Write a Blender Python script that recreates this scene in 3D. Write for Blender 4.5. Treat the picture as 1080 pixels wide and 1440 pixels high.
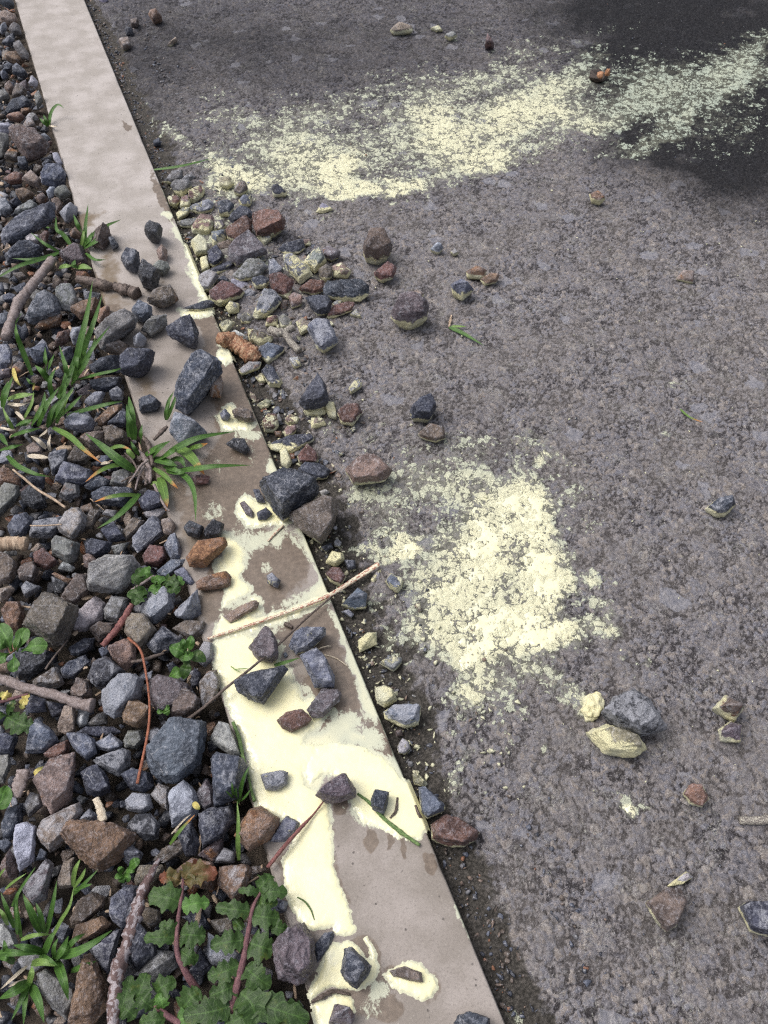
import bpy, bmesh, math, random
import numpy as np

for o in list(bpy.data.objects):
    bpy.data.objects.remove(o)
SC = bpy.context.scene
COL = SC.collection
rng = np.random.default_rng(7)
random.seed(7)

# ------------------------------------------------------------------ camera
CAMH = 1.10                                  # metres above the kerb top
F, CX, CY = 1207.0, 540.0, 720.0             # focal length and centre, in photo pixels
PITCH = math.atan2(1568.0, F)
_d = np.array([-770.0, -1568.0, F]); _d /= np.linalg.norm(_d)
_up = np.array([0, -math.cos(PITCH), -math.sin(PITCH)])
_Y = _d - (_d @ _up) * _up; _Y /= np.linalg.norm(_Y)
_X = np.cross(_Y, _up)
RW = np.stack([_X, _Y, _up])                 # camera -> world (y runs along the kerb)
cam = bpy.data.cameras.new('camera')
camo = bpy.data.objects.new('camera', cam); COL.objects.link(camo)
from mathutils import Matrix, Vector
_m = np.eye(4)
_m[:3, 0] = RW @ np.array([1, 0, 0]); _m[:3, 1] = RW @ np.array([0, -1, 0])
_m[:3, 2] = RW @ np.array([0, 0, -1]); _m[:3, 3] = (0, 0, CAMH)
camo.matrix_world = Matrix(_m.tolist())
cam.sensor_fit = 'VERTICAL'; cam.sensor_height = 36.0; cam.sensor_width = 27.0
cam.lens = 36.0 * F / 1440.0
cam.clip_start = 0.05; cam.clip_end = 200
cam.dof.use_dof = True; cam.dof.focus_distance = 1.33; cam.dof.aperture_fstop = 18.0
SC.camera = camo

# ------------------------------------------------------------------ light
SUN_EL, SUN_AZ = 62.0, 300.0                 # overcast: a broad soft sun, high, from upper left
W = bpy.data.worlds.new('World'); SC.world = W; W.use_nodes = True
wn = W.node_tree.nodes; wl = W.node_tree.links
bg = wn['Background']
sky = wn.new('ShaderNodeTexSky'); sky.sky_type = 'NISHITA'; sky.sun_disc = False
sky.sun_elevation = math.radians(SUN_EL); sky.sun_rotation = math.radians(SUN_AZ)
sky.dust_density = 6.0; sky.air_density = 1.0; sky.ozone_density = 0.6
hsv = wn.new('ShaderNodeHueSaturation'); hsv.inputs['Saturation'].default_value = 0.45
wl.new(sky.outputs[0], hsv.inputs['Color']); wl.new(hsv.outputs[0], bg.inputs[0])
bg.inputs[1].default_value = 0.15
sl = bpy.data.lights.new('sun', 'SUN'); sl.energy = 1.0; sl.angle = math.radians(35); sl.color = (1, 0.97, 0.93)
so = bpy.data.objects.new('sun', sl); COL.objects.link(so)
az = math.radians(SUN_AZ); el = math.radians(SUN_EL)
sdir = Vector((math.sin(az) * math.cos(el), math.cos(az) * math.cos(el), math.sin(el)))
so.rotation_euler = sdir.to_track_quat('Z', 'Y').to_euler()
so.location = (0, 0, 5)
SC.view_settings.view_transform = 'Standard'; SC.view_settings.look = 'None'
SC.view_settings.gamma = 1; SC.view_settings.use_curve_mapping = False
SC.view_settings.exposure = 0.42
SC.cycles.use_denoising = False           # keep the fine grain of stone and asphalt
SC.cycles.max_bounces = 4; SC.cycles.diffuse_bounces = 3; SC.cycles.glossy_bounces = 2
SC.cycles.filter_width = 1.25

# ------------------------------------------------------------------ helpers
def ray(px, py):
    return RW @ np.array([px - CX, py - CY, F])
def unproj(px, py, z=0.0):
    w = ray(px, py)
    t = (z - CAMH) / w[2]
    return np.array([w[0] * t, w[1] * t, z])
def project(P):
    """world points (n,3) -> photo pixels (n,2), depth"""
    c = (P - np.array([0, 0, CAMH])) @ RW    # R^T applied
    zz = np.where(np.abs(c[:, 2]) < 1e-6, 1e-6, c[:, 2])
    return np.stack([CX + F * c[:, 0] / zz, CY + F * c[:, 1] / zz], 1), c[:, 2]

def _hash(ix, iy, iz, seed):
    h = (ix.astype(np.int64) * 374761393 + iy.astype(np.int64) * 668265263 + iz.astype(np.int64) * 2147483647 + seed * 974634777) & 0xFFFFFFFF
    h = ((h ^ (h >> 13)) * 1274126177) & 0xFFFFFFFF
    h = ((h ^ (h >> 16)) * 2246822519) & 0xFFFFFFFF
    h = h ^ (h >> 15)
    return (h & 0xFFFFFF) / float(0xFFFFFF)
def vnoise2(x, y, seed=0):
    ix = np.floor(x); iy = np.floor(y); fx = x - ix; fy = y - iy
    fx = fx * fx * (3 - 2 * fx); fy = fy * fy * (3 - 2 * fy)
    ix = ix.astype(np.int64); iy = iy.astype(np.int64); z = np.zeros_like(ix)
    a = _hash(ix, iy, z, seed); b = _hash(ix + 1, iy, z, seed)
    c = _hash(ix, iy + 1, z, seed); d = _hash(ix + 1, iy + 1, z, seed)
    return (a * (1 - fx) + b * fx) * (1 - fy) + (c * (1 - fx) + d * fx) * fy
def fbm2(x, y, oct=4, seed=0):
    s = 0; a = 0.5; n = 0
    for k in range(oct):
        s = s + a * vnoise2(x * 2 ** k + 17.3 * k, y * 2 ** k - 9.1 * k, seed + k); n += a; a *= 0.55
    return s / n
def vnoise3(p, seed=0):
    i = np.floor(p); f = p - i; f = f * f * (3 - 2 * f); i = i.astype(np.int64)
    r = 0
    for dx in (0, 1):
        for dy in (0, 1):
            for dz in (0, 1):
                w = (f[:, 0] if dx else 1 - f[:, 0]) * (f[:, 1] if dy else 1 - f[:, 1]) * (f[:, 2] if dz else 1 - f[:, 2])
                r = r + w * _hash(i[:, 0] + dx, i[:, 1] + dy, i[:, 2] + dz, seed)
    return r
def worley2(x, y, seed=0, jit=0.9):
    """F1, F2 and a random value of the nearest cell"""
    ix = np.floor(x).astype(np.int64); iy = np.floor(y).astype(np.int64)
    f1 = np.full(x.shape, 9.0); f2 = np.full(x.shape, 9.0); rv = np.zeros(x.shape)
    z = np.zeros_like(ix)
    for dx in (-1, 0, 1):
        for dy in (-1, 0, 1):
            cx = ix + dx; cy = iy + dy
            px = cx + 0.5 + jit * (_hash(cx, cy, z, seed) - 0.5); py = cy + 0.5 + jit * (_hash(cx, cy, z + 1, seed) - 0.5)
            d = np.hypot(x - px, y - py)
            r = _hash(cx, cy, z + 2, seed)
            near = d < f1
            f2 = np.where(near, f1, np.minimum(f2, d)); rv = np.where(near, r, rv); f1 = np.where(near, d, f1)
    return f1, f2, rv
def sstep(a, b, x):
    t = np.clip((x - a) / (b - a), 0, 1); return t * t * (3 - 2 * t)
def poly_sd(pts, X, Y):
    """signed distance to polygon, positive inside"""
    pts = np.asarray(pts, float); n = len(pts)
    d = np.full(X.shape, 1e9); inside = np.zeros(X.shape, bool)
    for i in range(n):
        a = pts[i]; b = pts[(i + 1) % n]; e = b - a
        t = np.clip(((X - a[0]) * e[0] + (Y - a[1]) * e[1]) / max(e @ e, 1e-9), 0, 1)
        d = np.minimum(d, np.hypot(X - a[0] - t * e[0], Y - a[1] - t * e[1]))
        c = ((a[1] > Y) != (b[1] > Y))
        with np.errstate(divide='ignore', invalid='ignore'):
            xi = (b[0] - a[0]) * (Y - a[1]) / (b[1] - a[1] if b[1] != a[1] else 1e-9) + a[0]
        inside ^= c & (X < xi)
    return np.where(inside, d, -d)

def mesh_np(name, V, faces, mat=None, smooth=True, attrs=None):
    me = bpy.data.meshes.new(name)
    V = np.asarray(V, np.float32); faces = np.asarray(faces, np.int32)
    k = faces.shape[1]
    me.vertices.add(len(V)); me.vertices.foreach_set('co', V.ravel())
    me.loops.add(faces.size); me.loops.foreach_set('vertex_index', faces.ravel())
    me.polygons.add(len(faces))
    me.polygons.foreach_set('loop_start', np.arange(0, faces.size, k, dtype=np.int32))
    me.polygons.foreach_set('loop_total', np.full(len(faces), k, np.int32))
    if smooth: me.polygons.foreach_set('use_smooth', np.ones(len(faces), bool))
    me.update(calc_edges=True); me.validate()
    for an, av in (attrs or {}).items():
        a = me.attributes.new(an, 'FLOAT', 'POINT'); a.data.foreach_set('value', np.asarray(av, np.float32).ravel())
    if mat: me.materials.append(mat)
    return me
def link(name, me, parent=None):
    o = bpy.data.objects.new(name, me); COL.objects.link(o)
    if parent: o.parent = parent
    return o
def tag(o, label, cat, group=None):
    o['label'] = label; o['category'] = cat
    if group: o['group'] = group
    return o
def empty(name, loc):
    o = bpy.data.objects.new(name, None); COL.objects.link(o); o.location = loc; o.empty_display_size = 0.02
    return o
def grid_faces(nv, nu):
    i = np.arange(nv - 1)[:, None] * nu + np.arange(nu - 1)[None, :]
    return np.stack([i, i + 1, i + nu + 1, i + nu], -1).reshape(-1, 4)

# ------------------------------------------------------------------ node helper
class NT:
    def __init__(self, name):
        self.m = bpy.data.materials.new(name); self.m.use_nodes = True
        self.t = self.m.node_tree; self.n = self.t.nodes
        self.b = self.n['Principled BSDF']; self.out = self.n['Material Output']
    def put(self, sock, v):
        if isinstance(v, bpy.types.NodeSocket): self.t.links.new(v, sock)
        elif v is not None:
            if sock.type == 'RGBA' and len(v) == 3: v = (*v, 1)
            sock.default_value = v
    def node(self, typ, ins=None, **kw):
        n = self.n.new(typ)
        for k, v in kw.items(): setattr(n, k, v)
        for k, v in (ins or {}).items(): self.put(n.inputs[k], v)
        return n
    def attr(self, name, typ='GEOMETRY'):
        return self.node('ShaderNodeAttribute', attribute_name=name, attribute_type=typ).outputs['Fac']
    def math(self, op, a, b=None, c=None, clamp=False):
        n = self.node('ShaderNodeMath', operation=op, use_clamp=clamp)
        for i, v in enumerate((a, b, c)):
            if v is not None: self.put(n.inputs[i], v)
        return n.outputs[0]
    def mix(self, f, a, b, blend='MIX'):
        n = self.node('ShaderNodeMix', data_type='RGBA', blend_type=blend)
        self.put(n.inputs[0], f); self.put(n.inputs[6], a); self.put(n.inputs[7], b)
        return n.outputs[2]
    def noise(self, vec, scale, detail=4, rough=0.55, dist=0.0, col=False):
        n = self.node('ShaderNodeTexNoise', {'Scale': scale, 'Detail': detail, 'Roughness': rough, 'Distortion': dist})
        if vec is not None: self.put(n.inputs['Vector'], vec)
        return n.outputs['Color' if col else 'Fac']
    def voro(self, vec, scale, feature='F1', out='Distance', rand=1.0):
        n = self.node('ShaderNodeTexVoronoi', {'Scale': scale, 'Randomness': rand}, feature=feature)
        if vec is not None: self.put(n.inputs['Vector'], vec)
        return n.outputs[out]
    def rng(self, v, a, b, c=0.0, d=1.0, smooth=True):
        n = self.node('ShaderNodeMapRange', interpolation_type='SMOOTHSTEP' if smooth else 'LINEAR')
        for i, x in enumerate((v, a, b, c, d)): self.put(n.inputs[i], x)
        return n.outputs[0]
    def bump(self, h, strength=0.5, dist=0.001, normal=None):
        n = self.node('ShaderNodeBump', {'Height': h, 'Strength': strength, 'Distance': dist})
        if normal is not None: self.put(n.inputs['Normal'], normal)
        return n.outputs[0]
    def set(self, **kw):
        for k, v in kw.items(): self.put(self.b.inputs[k.replace('_', ' ')], v)
        return self.m
# ------------------------------------------------------------------ materials
PAINT = (0.86, 0.82, 0.53)
PAINT_THIN = (0.70, 0.72, 0.52)

def mat_stone(painted):
    t = NT('painted_stone' if painted else 'stone')
    tc = t.node('ShaderNodeTexCoord'); oi = t.node('ShaderNodeObjectInfo')
    off = t.node('ShaderNodeVectorMath', {0: tc.outputs['Object'], 1: t.node('ShaderNodeCombineXYZ', {0: t.math('MULTIPLY', oi.outputs['Random'], 7.0), 1: t.math('MULTIPLY', oi.outputs['Random'], 3.3), 2: t.math('MULTIPLY', oi.outputs['Random'], 5.1)}).outputs[0]}, operation='ADD').outputs[0]
    base = oi.outputs['Color']
    n1 = t.noise(off, 45, 6, 0.6, 0.4)
    n2 = t.noise(off, 170, 5, 0.7)
    n3 = t.noise(off, 650, 3, 0.6)
    dark = t.mix(1.0, base, (0.42, 0.42, 0.44), 'MULTIPLY')
    light = t.mix(0.34, base, (0.48, 0.50, 0.58))
    c = t.mix(t.rng(n1, 0.36, 0.60), dark, base)
    c = t.mix(t.math('MULTIPLY', t.rng(n2, 0.52, 0.72), 0.75), c, light)
    c = t.mix(t.math('MULTIPLY', t.rng(n3, 0.60, 0.75), 0.5), c, light)
    c = t.mix(t.math('MULTIPLY', t.rng(n3, 0.42, 0.28), 0.5), c, dark)
    # thin pale veins
    vo = t.node('ShaderNodeVectorMath', {0: off, 1: t.node('ShaderNodeVectorMath', {0: t.noise(off, 60, 3, 0.5, 0, True), 1: (0.02, 0.02, 0.02)}, operation='MULTIPLY').outputs[0]}, operation='ADD').outputs[0]
    vd = t.voro(vo, 38, 'DISTANCE_TO_EDGE')
    vein = t.math('MULTIPLY', t.rng(vd, 0.022, 0.0), t.rng(t.noise(off, 25, 2), 0.5, 0.66))
    c = t.mix(t.math('MULTIPLY', vein, 0.6), c, (0.5, 0.5, 0.52))
    # pale speckle of broken crystal faces, and worn pale edges
    n4 = t.noise(off, 240, 6, 0.72, 0.3)
    c = t.mix(t.math('MULTIPLY', t.rng(n4, 0.52, 0.62), 0.55), c, light)
    c = t.mix(t.math('MULTIPLY', t.rng(n4, 0.47, 0.36), 0.60), c, t.mix(1.0, base, (0.30, 0.30, 0.32), 'MULTIPLY'))
    pt = t.node('ShaderNodeNewGeometry').outputs['Pointiness']
    c = t.mix(t.math('MULTIPLY', t.rng(t.math('ADD', pt, t.math('MULTIPLY', t.math('SUBTRACT', n2, 0.5), 0.10)), 0.53, 0.60), 0.45), c, light)
    # rust blooms
    rust = t.attr('rust', 'OBJECT')
    rn = t.noise(off, 38, 5, 0.65, 0.8)
    rm = t.rng(t.math('ADD', rn, rust), 0.92, 1.06)
    c = t.mix(rm, c, t.mix(t.rng(n2, 0.35, 0.65), (0.13, 0.062, 0.034), (0.34, 0.185, 0.10)))
    # dried dust / white bloom
    bl = t.attr('bloom', 'OBJECT')
    bm = t.rng(t.math('ADD', t.noise(off, 70, 8, 0.78, 0.8), bl), 0.84, 0.98)
    c = t.mix(t.math('MULTIPLY', bm, 0.5), c, (0.46, 0.47, 0.52))
    scv = t.node('ShaderNodeMapping', {0: off, 2: (0.4, 0.9, 0.3), 3: (1.0, 0.16, 0.5)}).outputs[0]
    sc_ = t.math('MULTIPLY', t.rng(t.noise(scv, 260, 5, 0.7, 0.5), 0.60, 0.70), t.rng(t.noise(off, 30, 3), 0.42, 0.60))
    c = t.mix(t.math('MULTIPLY', sc_, 0.55), c, (0.52, 0.52, 0.55))
    h = t.math('ADD', t.math('MULTIPLY', n1, 1.6), t.math('ADD', n2, t.math('MULTIPLY', n3, 0.35)))
    nor = t.bump(h, 1.0, 0.0040)
    rough = t.rng(n2, 0.3, 0.7, 0.36, 0.62)
    if painted:
        pa = t.attr('paint', 'OBJECT'); sp = t.attr('splat', 'OBJECT')
        hf = t.attr('hf')
        pn = t.noise(off, 75, 6, 0.62, 0.5)
        pe = t.math('ADD', t.math('MULTIPLY', pa, 0.85), 0.16)
        e = t.math('SUBTRACT', t.math('ADD', pe, t.math('MULTIPLY', t.math('SUBTRACT', pn, 0.5), 0.55)), hf)
        pm = t.rng(e, -0.02, 0.05)
        pm = t.math('MULTIPLY', pm, t.rng(pa, 0.01, 0.06))
        sn = t.noise(off, 60, 7, 0.7, 0.7)
        sm = t.rng(t.math('ADD', sn, sp), 0.89, 0.95)
        film = t.rng(t.math('ADD', t.noise(off, 200, 6, 0.75), t.math('MULTIPLY', t.math('ADD', e, 0.12), 1.3)), 0.66, 0.86)
        film = t.math('MULTIPLY', t.math('MULTIPLY', film, 0.42), t.rng(pa, 0.03, 0.15))
        c = t.mix(film, c, (0.6, 0.61, 0.5))
        m = t.math('MAXIMUM', pm, sm)
        grime = t.rng(n3, 0.55, 0.75, 0, 0.25)
        pc = t.mix(t.rng(t.noise(off, 30, 3), 0.4, 0.7), (0.64, 0.605, 0.38), (0.56, 0.56, 0.43))
        c = t.mix(m, c, t.mix(grime, pc, (0.40, 0.38, 0.28)))
        nor = t.bump(m, 0.8, 0.0012, nor)
        rough = t.math('MAXIMUM', rough, t.math('MULTIPLY', m, 0.5))
    t.set(Base_Color=c, Roughness=rough, Normal=nor)
    t.b.inputs['Specular IOR Level'].default_value = 0.35
    return t.m
M_STONE = mat_stone(False); M_PSTONE = mat_stone(True)

def mat_stuffstone():
    """joined gravel: colour picked per stone from a vertex attribute"""
    t = NT('gravel_fill')
    r = t.attr('rnd'); p = t.node('ShaderNodeNewGeometry').outputs['Position']
    cr = t.node('ShaderNodeValToRGB', {0: r}); e = cr.color_ramp; e.interpolation = 'CONSTANT'
    cols = [(0, (.05, .056, .075)), (.17, (.10, .112, .15)), (.34, (.16, .16, .175)), (.50, (.12, .095, .08)), (.66, (.21, .155, .125)), (.78, (.24, .11, .06)), (.86, (.30, .30, .33)), (.94, (.15, .10, .105))]
    e.elements[0].color = (*cols[0][1], 1)
    e.elements[1].position = cols[1][0]; e.elements[1].color = (*cols[1][1], 1)
    for q, cc in cols[2:]:
        x = e.elements.new(q); x.color = (*cc, 1)
    n1 = t.noise(p, 60, 6, 0.65, 0.4); n2 = t.noise(p, 300, 4, 0.65)
    c = t.mix(t.rng(n1, 0.3, 0.65), t.mix(1.0, cr.outputs[0], (0.45, 0.45, 0.47), 'MULTIPLY'), cr.outputs[0])
    c = t.mix(t.math('MULTIPLY', t.rng(n2, 0.54, 0.68), 0.5), c, (0.5, 0.5, 0.52))
    # grit may carry paint
    pn = t.attr('pnt')
    pm = t.rng(t.math('ADD', pn, t.math('MULTIPLY', t.noise(p, 140, 5, 0.7), 0.9)), 0.95, 1.1)
    c = t.mix(pm, c, (0.55, 0.54, 0.38))
    return t.set(Base_Color=c, Roughness=0.5, Normal=t.bump(t.math('ADD', n1, n2), 0.8, 0.002))
M_FILL = mat_stuffstone()

def mat_asphalt():
    t = NT('asphalt')
    p = t.node('ShaderNodeNewGeometry').outputs['Position']
    wet, dirt, dens, ch, cr, thick = [t.attr(a) for a in ('wet', 'dirt', 'dens', 'chip', 'crnd', 'worn')]
    nL = t.noise(p, 42, 5, 0.65, 0.5); n0 = t.noise(p, 9, 4, 0.6); n1 = t.noise(p, 110, 6, 0.7); n2 = t.noise(p, 520, 4, 0.7); n3 = t.noise(p, 260, 5, 0.6)
    rampn = t.node('ShaderNodeValToRGB', {0: cr}); e = rampn.color_ramp
    e.elements[0].color = (0.055, 0.052, 0.058, 1); e.elements[1].color = (0.30, 0.285, 0.285, 1)
    for q, cc in ((.25, (.125, .122, .142)), (.45, (.170, .155, .155)), (.62, (.140, .142, .172)), (.8, (.200, .176, .165))):
        x = e.elements.new(q); x.color = (*cc, 1)
    binder = (0.034, 0.031, 0.034)
    c = t.mix(t.rng(t.math('ADD', ch, t.math('MULTIPLY', t.math('SUBTRACT', n1, 0.5), 0.5)), 0.08, 0.34), binder, rampn.outputs[0])
    c = t.mix(t.rng(n1, 0.30, 0.60), t.mix(1.0, c, (0.68, 0.68, 0.68), 'MULTIPLY'), c)
    c = t.mix(t.math('MULTIPLY', t.rng(n2, 0.54, 0.68), 0.7), c, (0.36, 0.34, 0.355))
    c = t.mix(t.math('MULTIPLY', t.rng(n2, 0.45, 0.30), 0.75), c, (0.026, 0.024, 0.026))
    c = t.mix(t.rng(n0, 0.40, 0.62, 0, 0.3), c, (0.16, 0.145, 0.135))
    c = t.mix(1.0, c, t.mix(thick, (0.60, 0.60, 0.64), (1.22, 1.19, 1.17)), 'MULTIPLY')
    n5 = t.noise(p, 190, 6, 0.75)
    c = t.mix(t.math('MULTIPLY', t.rng(n5, 0.49, 0.36), 0.62), c, t.mix(1.0, c, (0.22, 0.21, 0.22), 'MULTIPLY'))
    c = t.mix(t.math('MULTIPLY', t.rng(n5, 0.53, 0.66), 0.50), c, (0.30, 0.285, 0.29))
    lpw = t.node('ShaderNodeVectorMath', {0: p, 1: t.node('ShaderNodeVectorMath', {0: t.noise(p, 50, 2, 0.6, 0, True), 1: (0.02, 0.02, 0)}, operation='MULTIPLY').outputs[0]}, operation='ADD').outputs[0]
    lr = t.node('ShaderNodeSeparateColor', {0: t.voro(lpw, 30, 'F1', 'Color')}).outputs[0]
    slab = t.math('MULTIPLY', t.rng(lr, 0.93, 0.935), t.rng(t.math('ADD', t.voro(lpw, 30, 'DISTANCE_TO_EDGE'), t.math('MULTIPLY', t.math('SUBTRACT', n5, 0.5), 0.25)), 0.10, 0.13))
    c = t.mix(t.math('MULTIPLY', slab, 0.72), c, t.mix(t.rng(n1, .4, .6), (0.19, 0.19, 0.225), (0.26, 0.25, 0.27)))
    squig = t.math('MULTIPLY', t.rng(t.math('ABSOLUTE', t.math('SUBTRACT', t.noise(p, 85, 3, 0.6, 1.5), 0.5)), 0.012, 0.004), t.rng(t.noise(p, 22, 3), 0.54, 0.62))
    c = t.mix(t.math('MULTIPLY', squig, 0.7), c, (0.42, 0.41, 0.37))
    c = t.mix(1.0, c, (0.975, 0.995, 0.99), 'MULTIPLY')
    # near-black patch in the road colour, strongest at the far right
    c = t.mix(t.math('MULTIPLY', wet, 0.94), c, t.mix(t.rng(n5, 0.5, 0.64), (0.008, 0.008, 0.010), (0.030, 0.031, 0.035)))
    # gutter dirt
    dc = t.mix(t.rng(n3, 0.35, 0.7), (0.028, 0.026, 0.023), (0.090, 0.082, 0.074))
    dm = t.rng(t.math('ADD', dirt, t.math('MULTIPLY', t.math('SUBTRACT', n1, 0.5), 0.7)), 0.38, 0.62)
    c = t.mix(dm, c, dc)
    # sprayed paint: sits on the chip tops first, in ragged specks
    sp = t.math('ADD', t.math('MULTIPLY', t.math('SUBTRACT', ch, 0.5), 0.50), t.math('MULTIPLY', t.math('SUBTRACT', n1, 0.5), 0.6))
    sp = t.math('ADD', sp, t.math('MULTIPLY', t.math('SUBTRACT', nL, 0.5), 1.0))
    sp = t.math('ADD', sp, t.math('MULTIPLY', t.math('SUBTRACT', n2, 0.5), 0.35))
    # chips near the surface take the paint, one by one; the gaps between them stay dark
    pw = t.node('ShaderNodeVectorMath', {0: p, 1: t.node('ShaderNodeVectorMath', {0: t.noise(p, 70, 3, 0.6, 0, True), 1: (0.016, 0.016, 0.0)}, operation='MULTIPLY').outputs[0]}, operation='ADD').outputs[0]
    v1 = t.voro(pw, 58, 'F1', 'Color'); v2 = t.voro(pw, 150, 'F1', 'Color')
    e1 = t.voro(pw, 58, 'DISTANCE_TO_EDGE'); e2 = t.voro(pw, 150, 'DISTANCE_TO_EDGE')
    r1 = t.node('ShaderNodeSeparateColor', {0: v1}).outputs[0]; r2 = t.node('ShaderNodeSeparateColor', {0: v2}).outputs[1]
    cp = t.math('ADD', t.math('MULTIPLY', t.math('SUBTRACT', r1, 0.5), 0.42), t.math('MULTIPLY', t.math('SUBTRACT', r2, 0.5), 0.40))
    cp = t.math('ADD', cp, t.math('MULTIPLY', sp, 0.75))
    gap = t.math('ADD', t.math('MULTIPLY', t.rng(e1, 0.02, 0.11), 0.26), t.math('MULTIPLY', t.rng(e2, 0.02, 0.14), 0.18))
    pmk = t.rng(t.math('ADD', t.math('ADD', dens, cp), t.math('SUBTRACT', gap, 0.44)), 0.40, 0.52)
    pmk = t.math('MULTIPLY', pmk, t.rng(dens, 0.10, 0.24))
    film = t.math('MULTIPLY', t.rng(t.math('ADD', dens, t.math('MULTIPLY', sp, 0.6)), 0.25, 0.75), 0.30)
    c = t.mix(film, c, (0.33, 0.34, 0.26))
    pc = t.mix(t.rng(dens, 0.55, 0.95), (0.45, 0.47, 0.37), (0.66, 0.645, 0.455))
    pc = t.mix(t.math('MULTIPLY', wet, 0.6), pc, (0.28, 0.34, 0.30))  # paint colour is dimmed inside the dark patch as well
    c = t.mix(t.math('MULTIPLY', pmk, 0.93), c, pc)
    nor = t.bump(t.math('ADD', t.math('ADD', n1, t.math('MULTIPLY', n2, 0.6)), t.math('MULTIPLY', pmk, 0.4)), 1.0, 0.0030)
    rough = t.rng(n2, 0.3, 0.7, 0.55, 0.85)
    t.b.inputs['Specular IOR Level'].default_value = 0.12
    return t.set(Base_Color=c, Roughness=rough, Normal=nor)
M_ASPHALT = mat_asphalt()

def mat_concrete():
    t = NT('concrete')
    p = t.node('ShaderNodeNewGeometry').outputs['Position']
    wet, film, dirt, damp = [t.attr(a) for a in ('wet', 'film', 'dirt', 'damp')]
    sx = t.node('ShaderNodeMapping', {0: p, 3: (1.0, 0.10, 1.0)}).outputs[0]
    n0 = t.noise(p, 14, 5, 0.6); n1 = t.noise(p, 120, 6, 0.68); n2 = t.noise(p, 700, 3, 0.6); ns = t.noise(sx, 45, 4, 0.6, 0.3)
    c = t.mix(t.rng(n0, 0.35, 0.65), (0.265, 0.240, 0.220), (0.365, 0.335, 0.320))
    c = t.mix(t.rng(ns, 0.42, 0.30, 0, 0.28), c, (0.24, 0.21, 0.195))
    c = t.mix(t.rng(n1, 0.55, 0.8, 0, 0.30), c, (0.44, 0.40, 0.38))
    c = t.mix(t.rng(n2, 0.42, 0.28, 0, 0.22), c, (0.2, 0.18, 0.17))
    blot = t.noise(p, 6, 6, 0.7, 0.6)
    c = t.mix(t.rng(blot, 0.50, 0.36, 0, 0.35), c, (0.21, 0.19, 0.165))
    pits = t.math('MULTIPLY', t.rng(t.voro(p, 85), 0.15, 0.08), t.rng(t.noise(p, 60, 2), 0.50, 0.58))
    c = t.mix(t.math('MULTIPLY', pits, 0.8), c, (0.07, 0.062, 0.06))
    n6 = t.noise(p, 330, 5, 0.75)
    c = t.mix(t.rng(n6, 0.48, 0.36, 0, 0.5), c, (0.17, 0.152, 0.14))
    c = t.mix(t.rng(n6, 0.56, 0.68, 0, 0.4), c, (0.50, 0.47, 0.44))
    c = t.mix(t.math('MULTIPLY', damp, 0.9), c, t.mix(1.0, c, (0.74, 0.715, 0.69), 'MULTIPLY'))
    dm = t.rng(t.math('ADD', dirt, t.math('MULTIPLY', t.math('SUBTRACT', t.noise(p, 40, 6, 0.7), 0.5), 0.9)), 0.35, 0.8)
    c = t.mix(dm, c, (0.15, 0.115, 0.08))
    wm = t.rng(t.math('ADD', wet, t.math('MULTIPLY', t.math('SUBTRACT', t.noise(p, 48, 6, 0.62), 0.5), 0.75)), 0.34, 0.52)
    c = t.mix(t.math('MULTIPLY', wm, 0.86), c, t.mix(t.rng(n1, 0.35, 0.7), (0.082, 0.058, 0.040), (0.150, 0.112, 0.082)))
    # scumbled paint film left as the liquid drained: ragged, with flow streaks
    fl = t.node('ShaderNodeMapping', {0: p, 2: (0, 0, 0.5), 3: (1.0, 0.55, 1.0)}).outputs[0]
    fn = t.math('ADD', t.math('MULTIPLY', t.noise(fl, 75, 9, 0.74, 1.4), 0.7), t.math('MULTIPLY', t.noise(p, 420, 5, 0.75), 0.3))
    fm = t.rng(t.math('ADD', film, t.math('MULTIPLY', t.math('SUBTRACT', fn, 0.5), 1.9)), 0.47, 0.60)
    fm = t.math('MULTIPLY', fm, t.rng(film, 0.05, 0.2))
    veil = t.math('MULTIPLY', t.rng(film, 0.45, 0.95), 0.18)
    c = t.mix(veil, c, (0.40, 0.40, 0.33))
    c = t.mix(t.math('MULTIPLY', fm, 0.86), c, t.mix(t.rng(film, 0.6, 1.0), (0.47, 0.49, 0.38), (0.62, 0.61, 0.43)))
    nor = t.bump(t.math('ADD', t.math('ADD', t.math('MULTIPLY', n1, 0.7), t.math('MULTIPLY', n2, 0.25)), t.math('MULTIPLY', pits, -1.2)), 0.5, 0.0010)
    rough = t.math('SUBTRACT', 0.75, t.math('MULTIPLY', wm, 0.28))
    return t.set(Base_Color=c, Roughness=rough, Normal=nor)
M_CONC = mat_concrete()

def mat_soil():
    t = NT('soil')
    p = t.node('ShaderNodeNewGeometry').outputs['Position']
    n = t.noise(p, 90, 7, 0.7); n2 = t.noise(p, 500, 4, 0.7)
    c = t.mix(t.rng(n, 0.3, 0.7), (0.022, 0.018, 0.014), (0.085, 0.066, 0.05))
    c = t.mix(t.rng(n2, 0.6, 0.78, 0, 0.4), c, (0.2, 0.18, 0.16))
    return t.set(Base_Color=c, Roughness=0.85, Normal=t.bump(t.math('ADD', n, n2), 1.0, 0.004))
M_SOIL = mat_soil()

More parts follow.
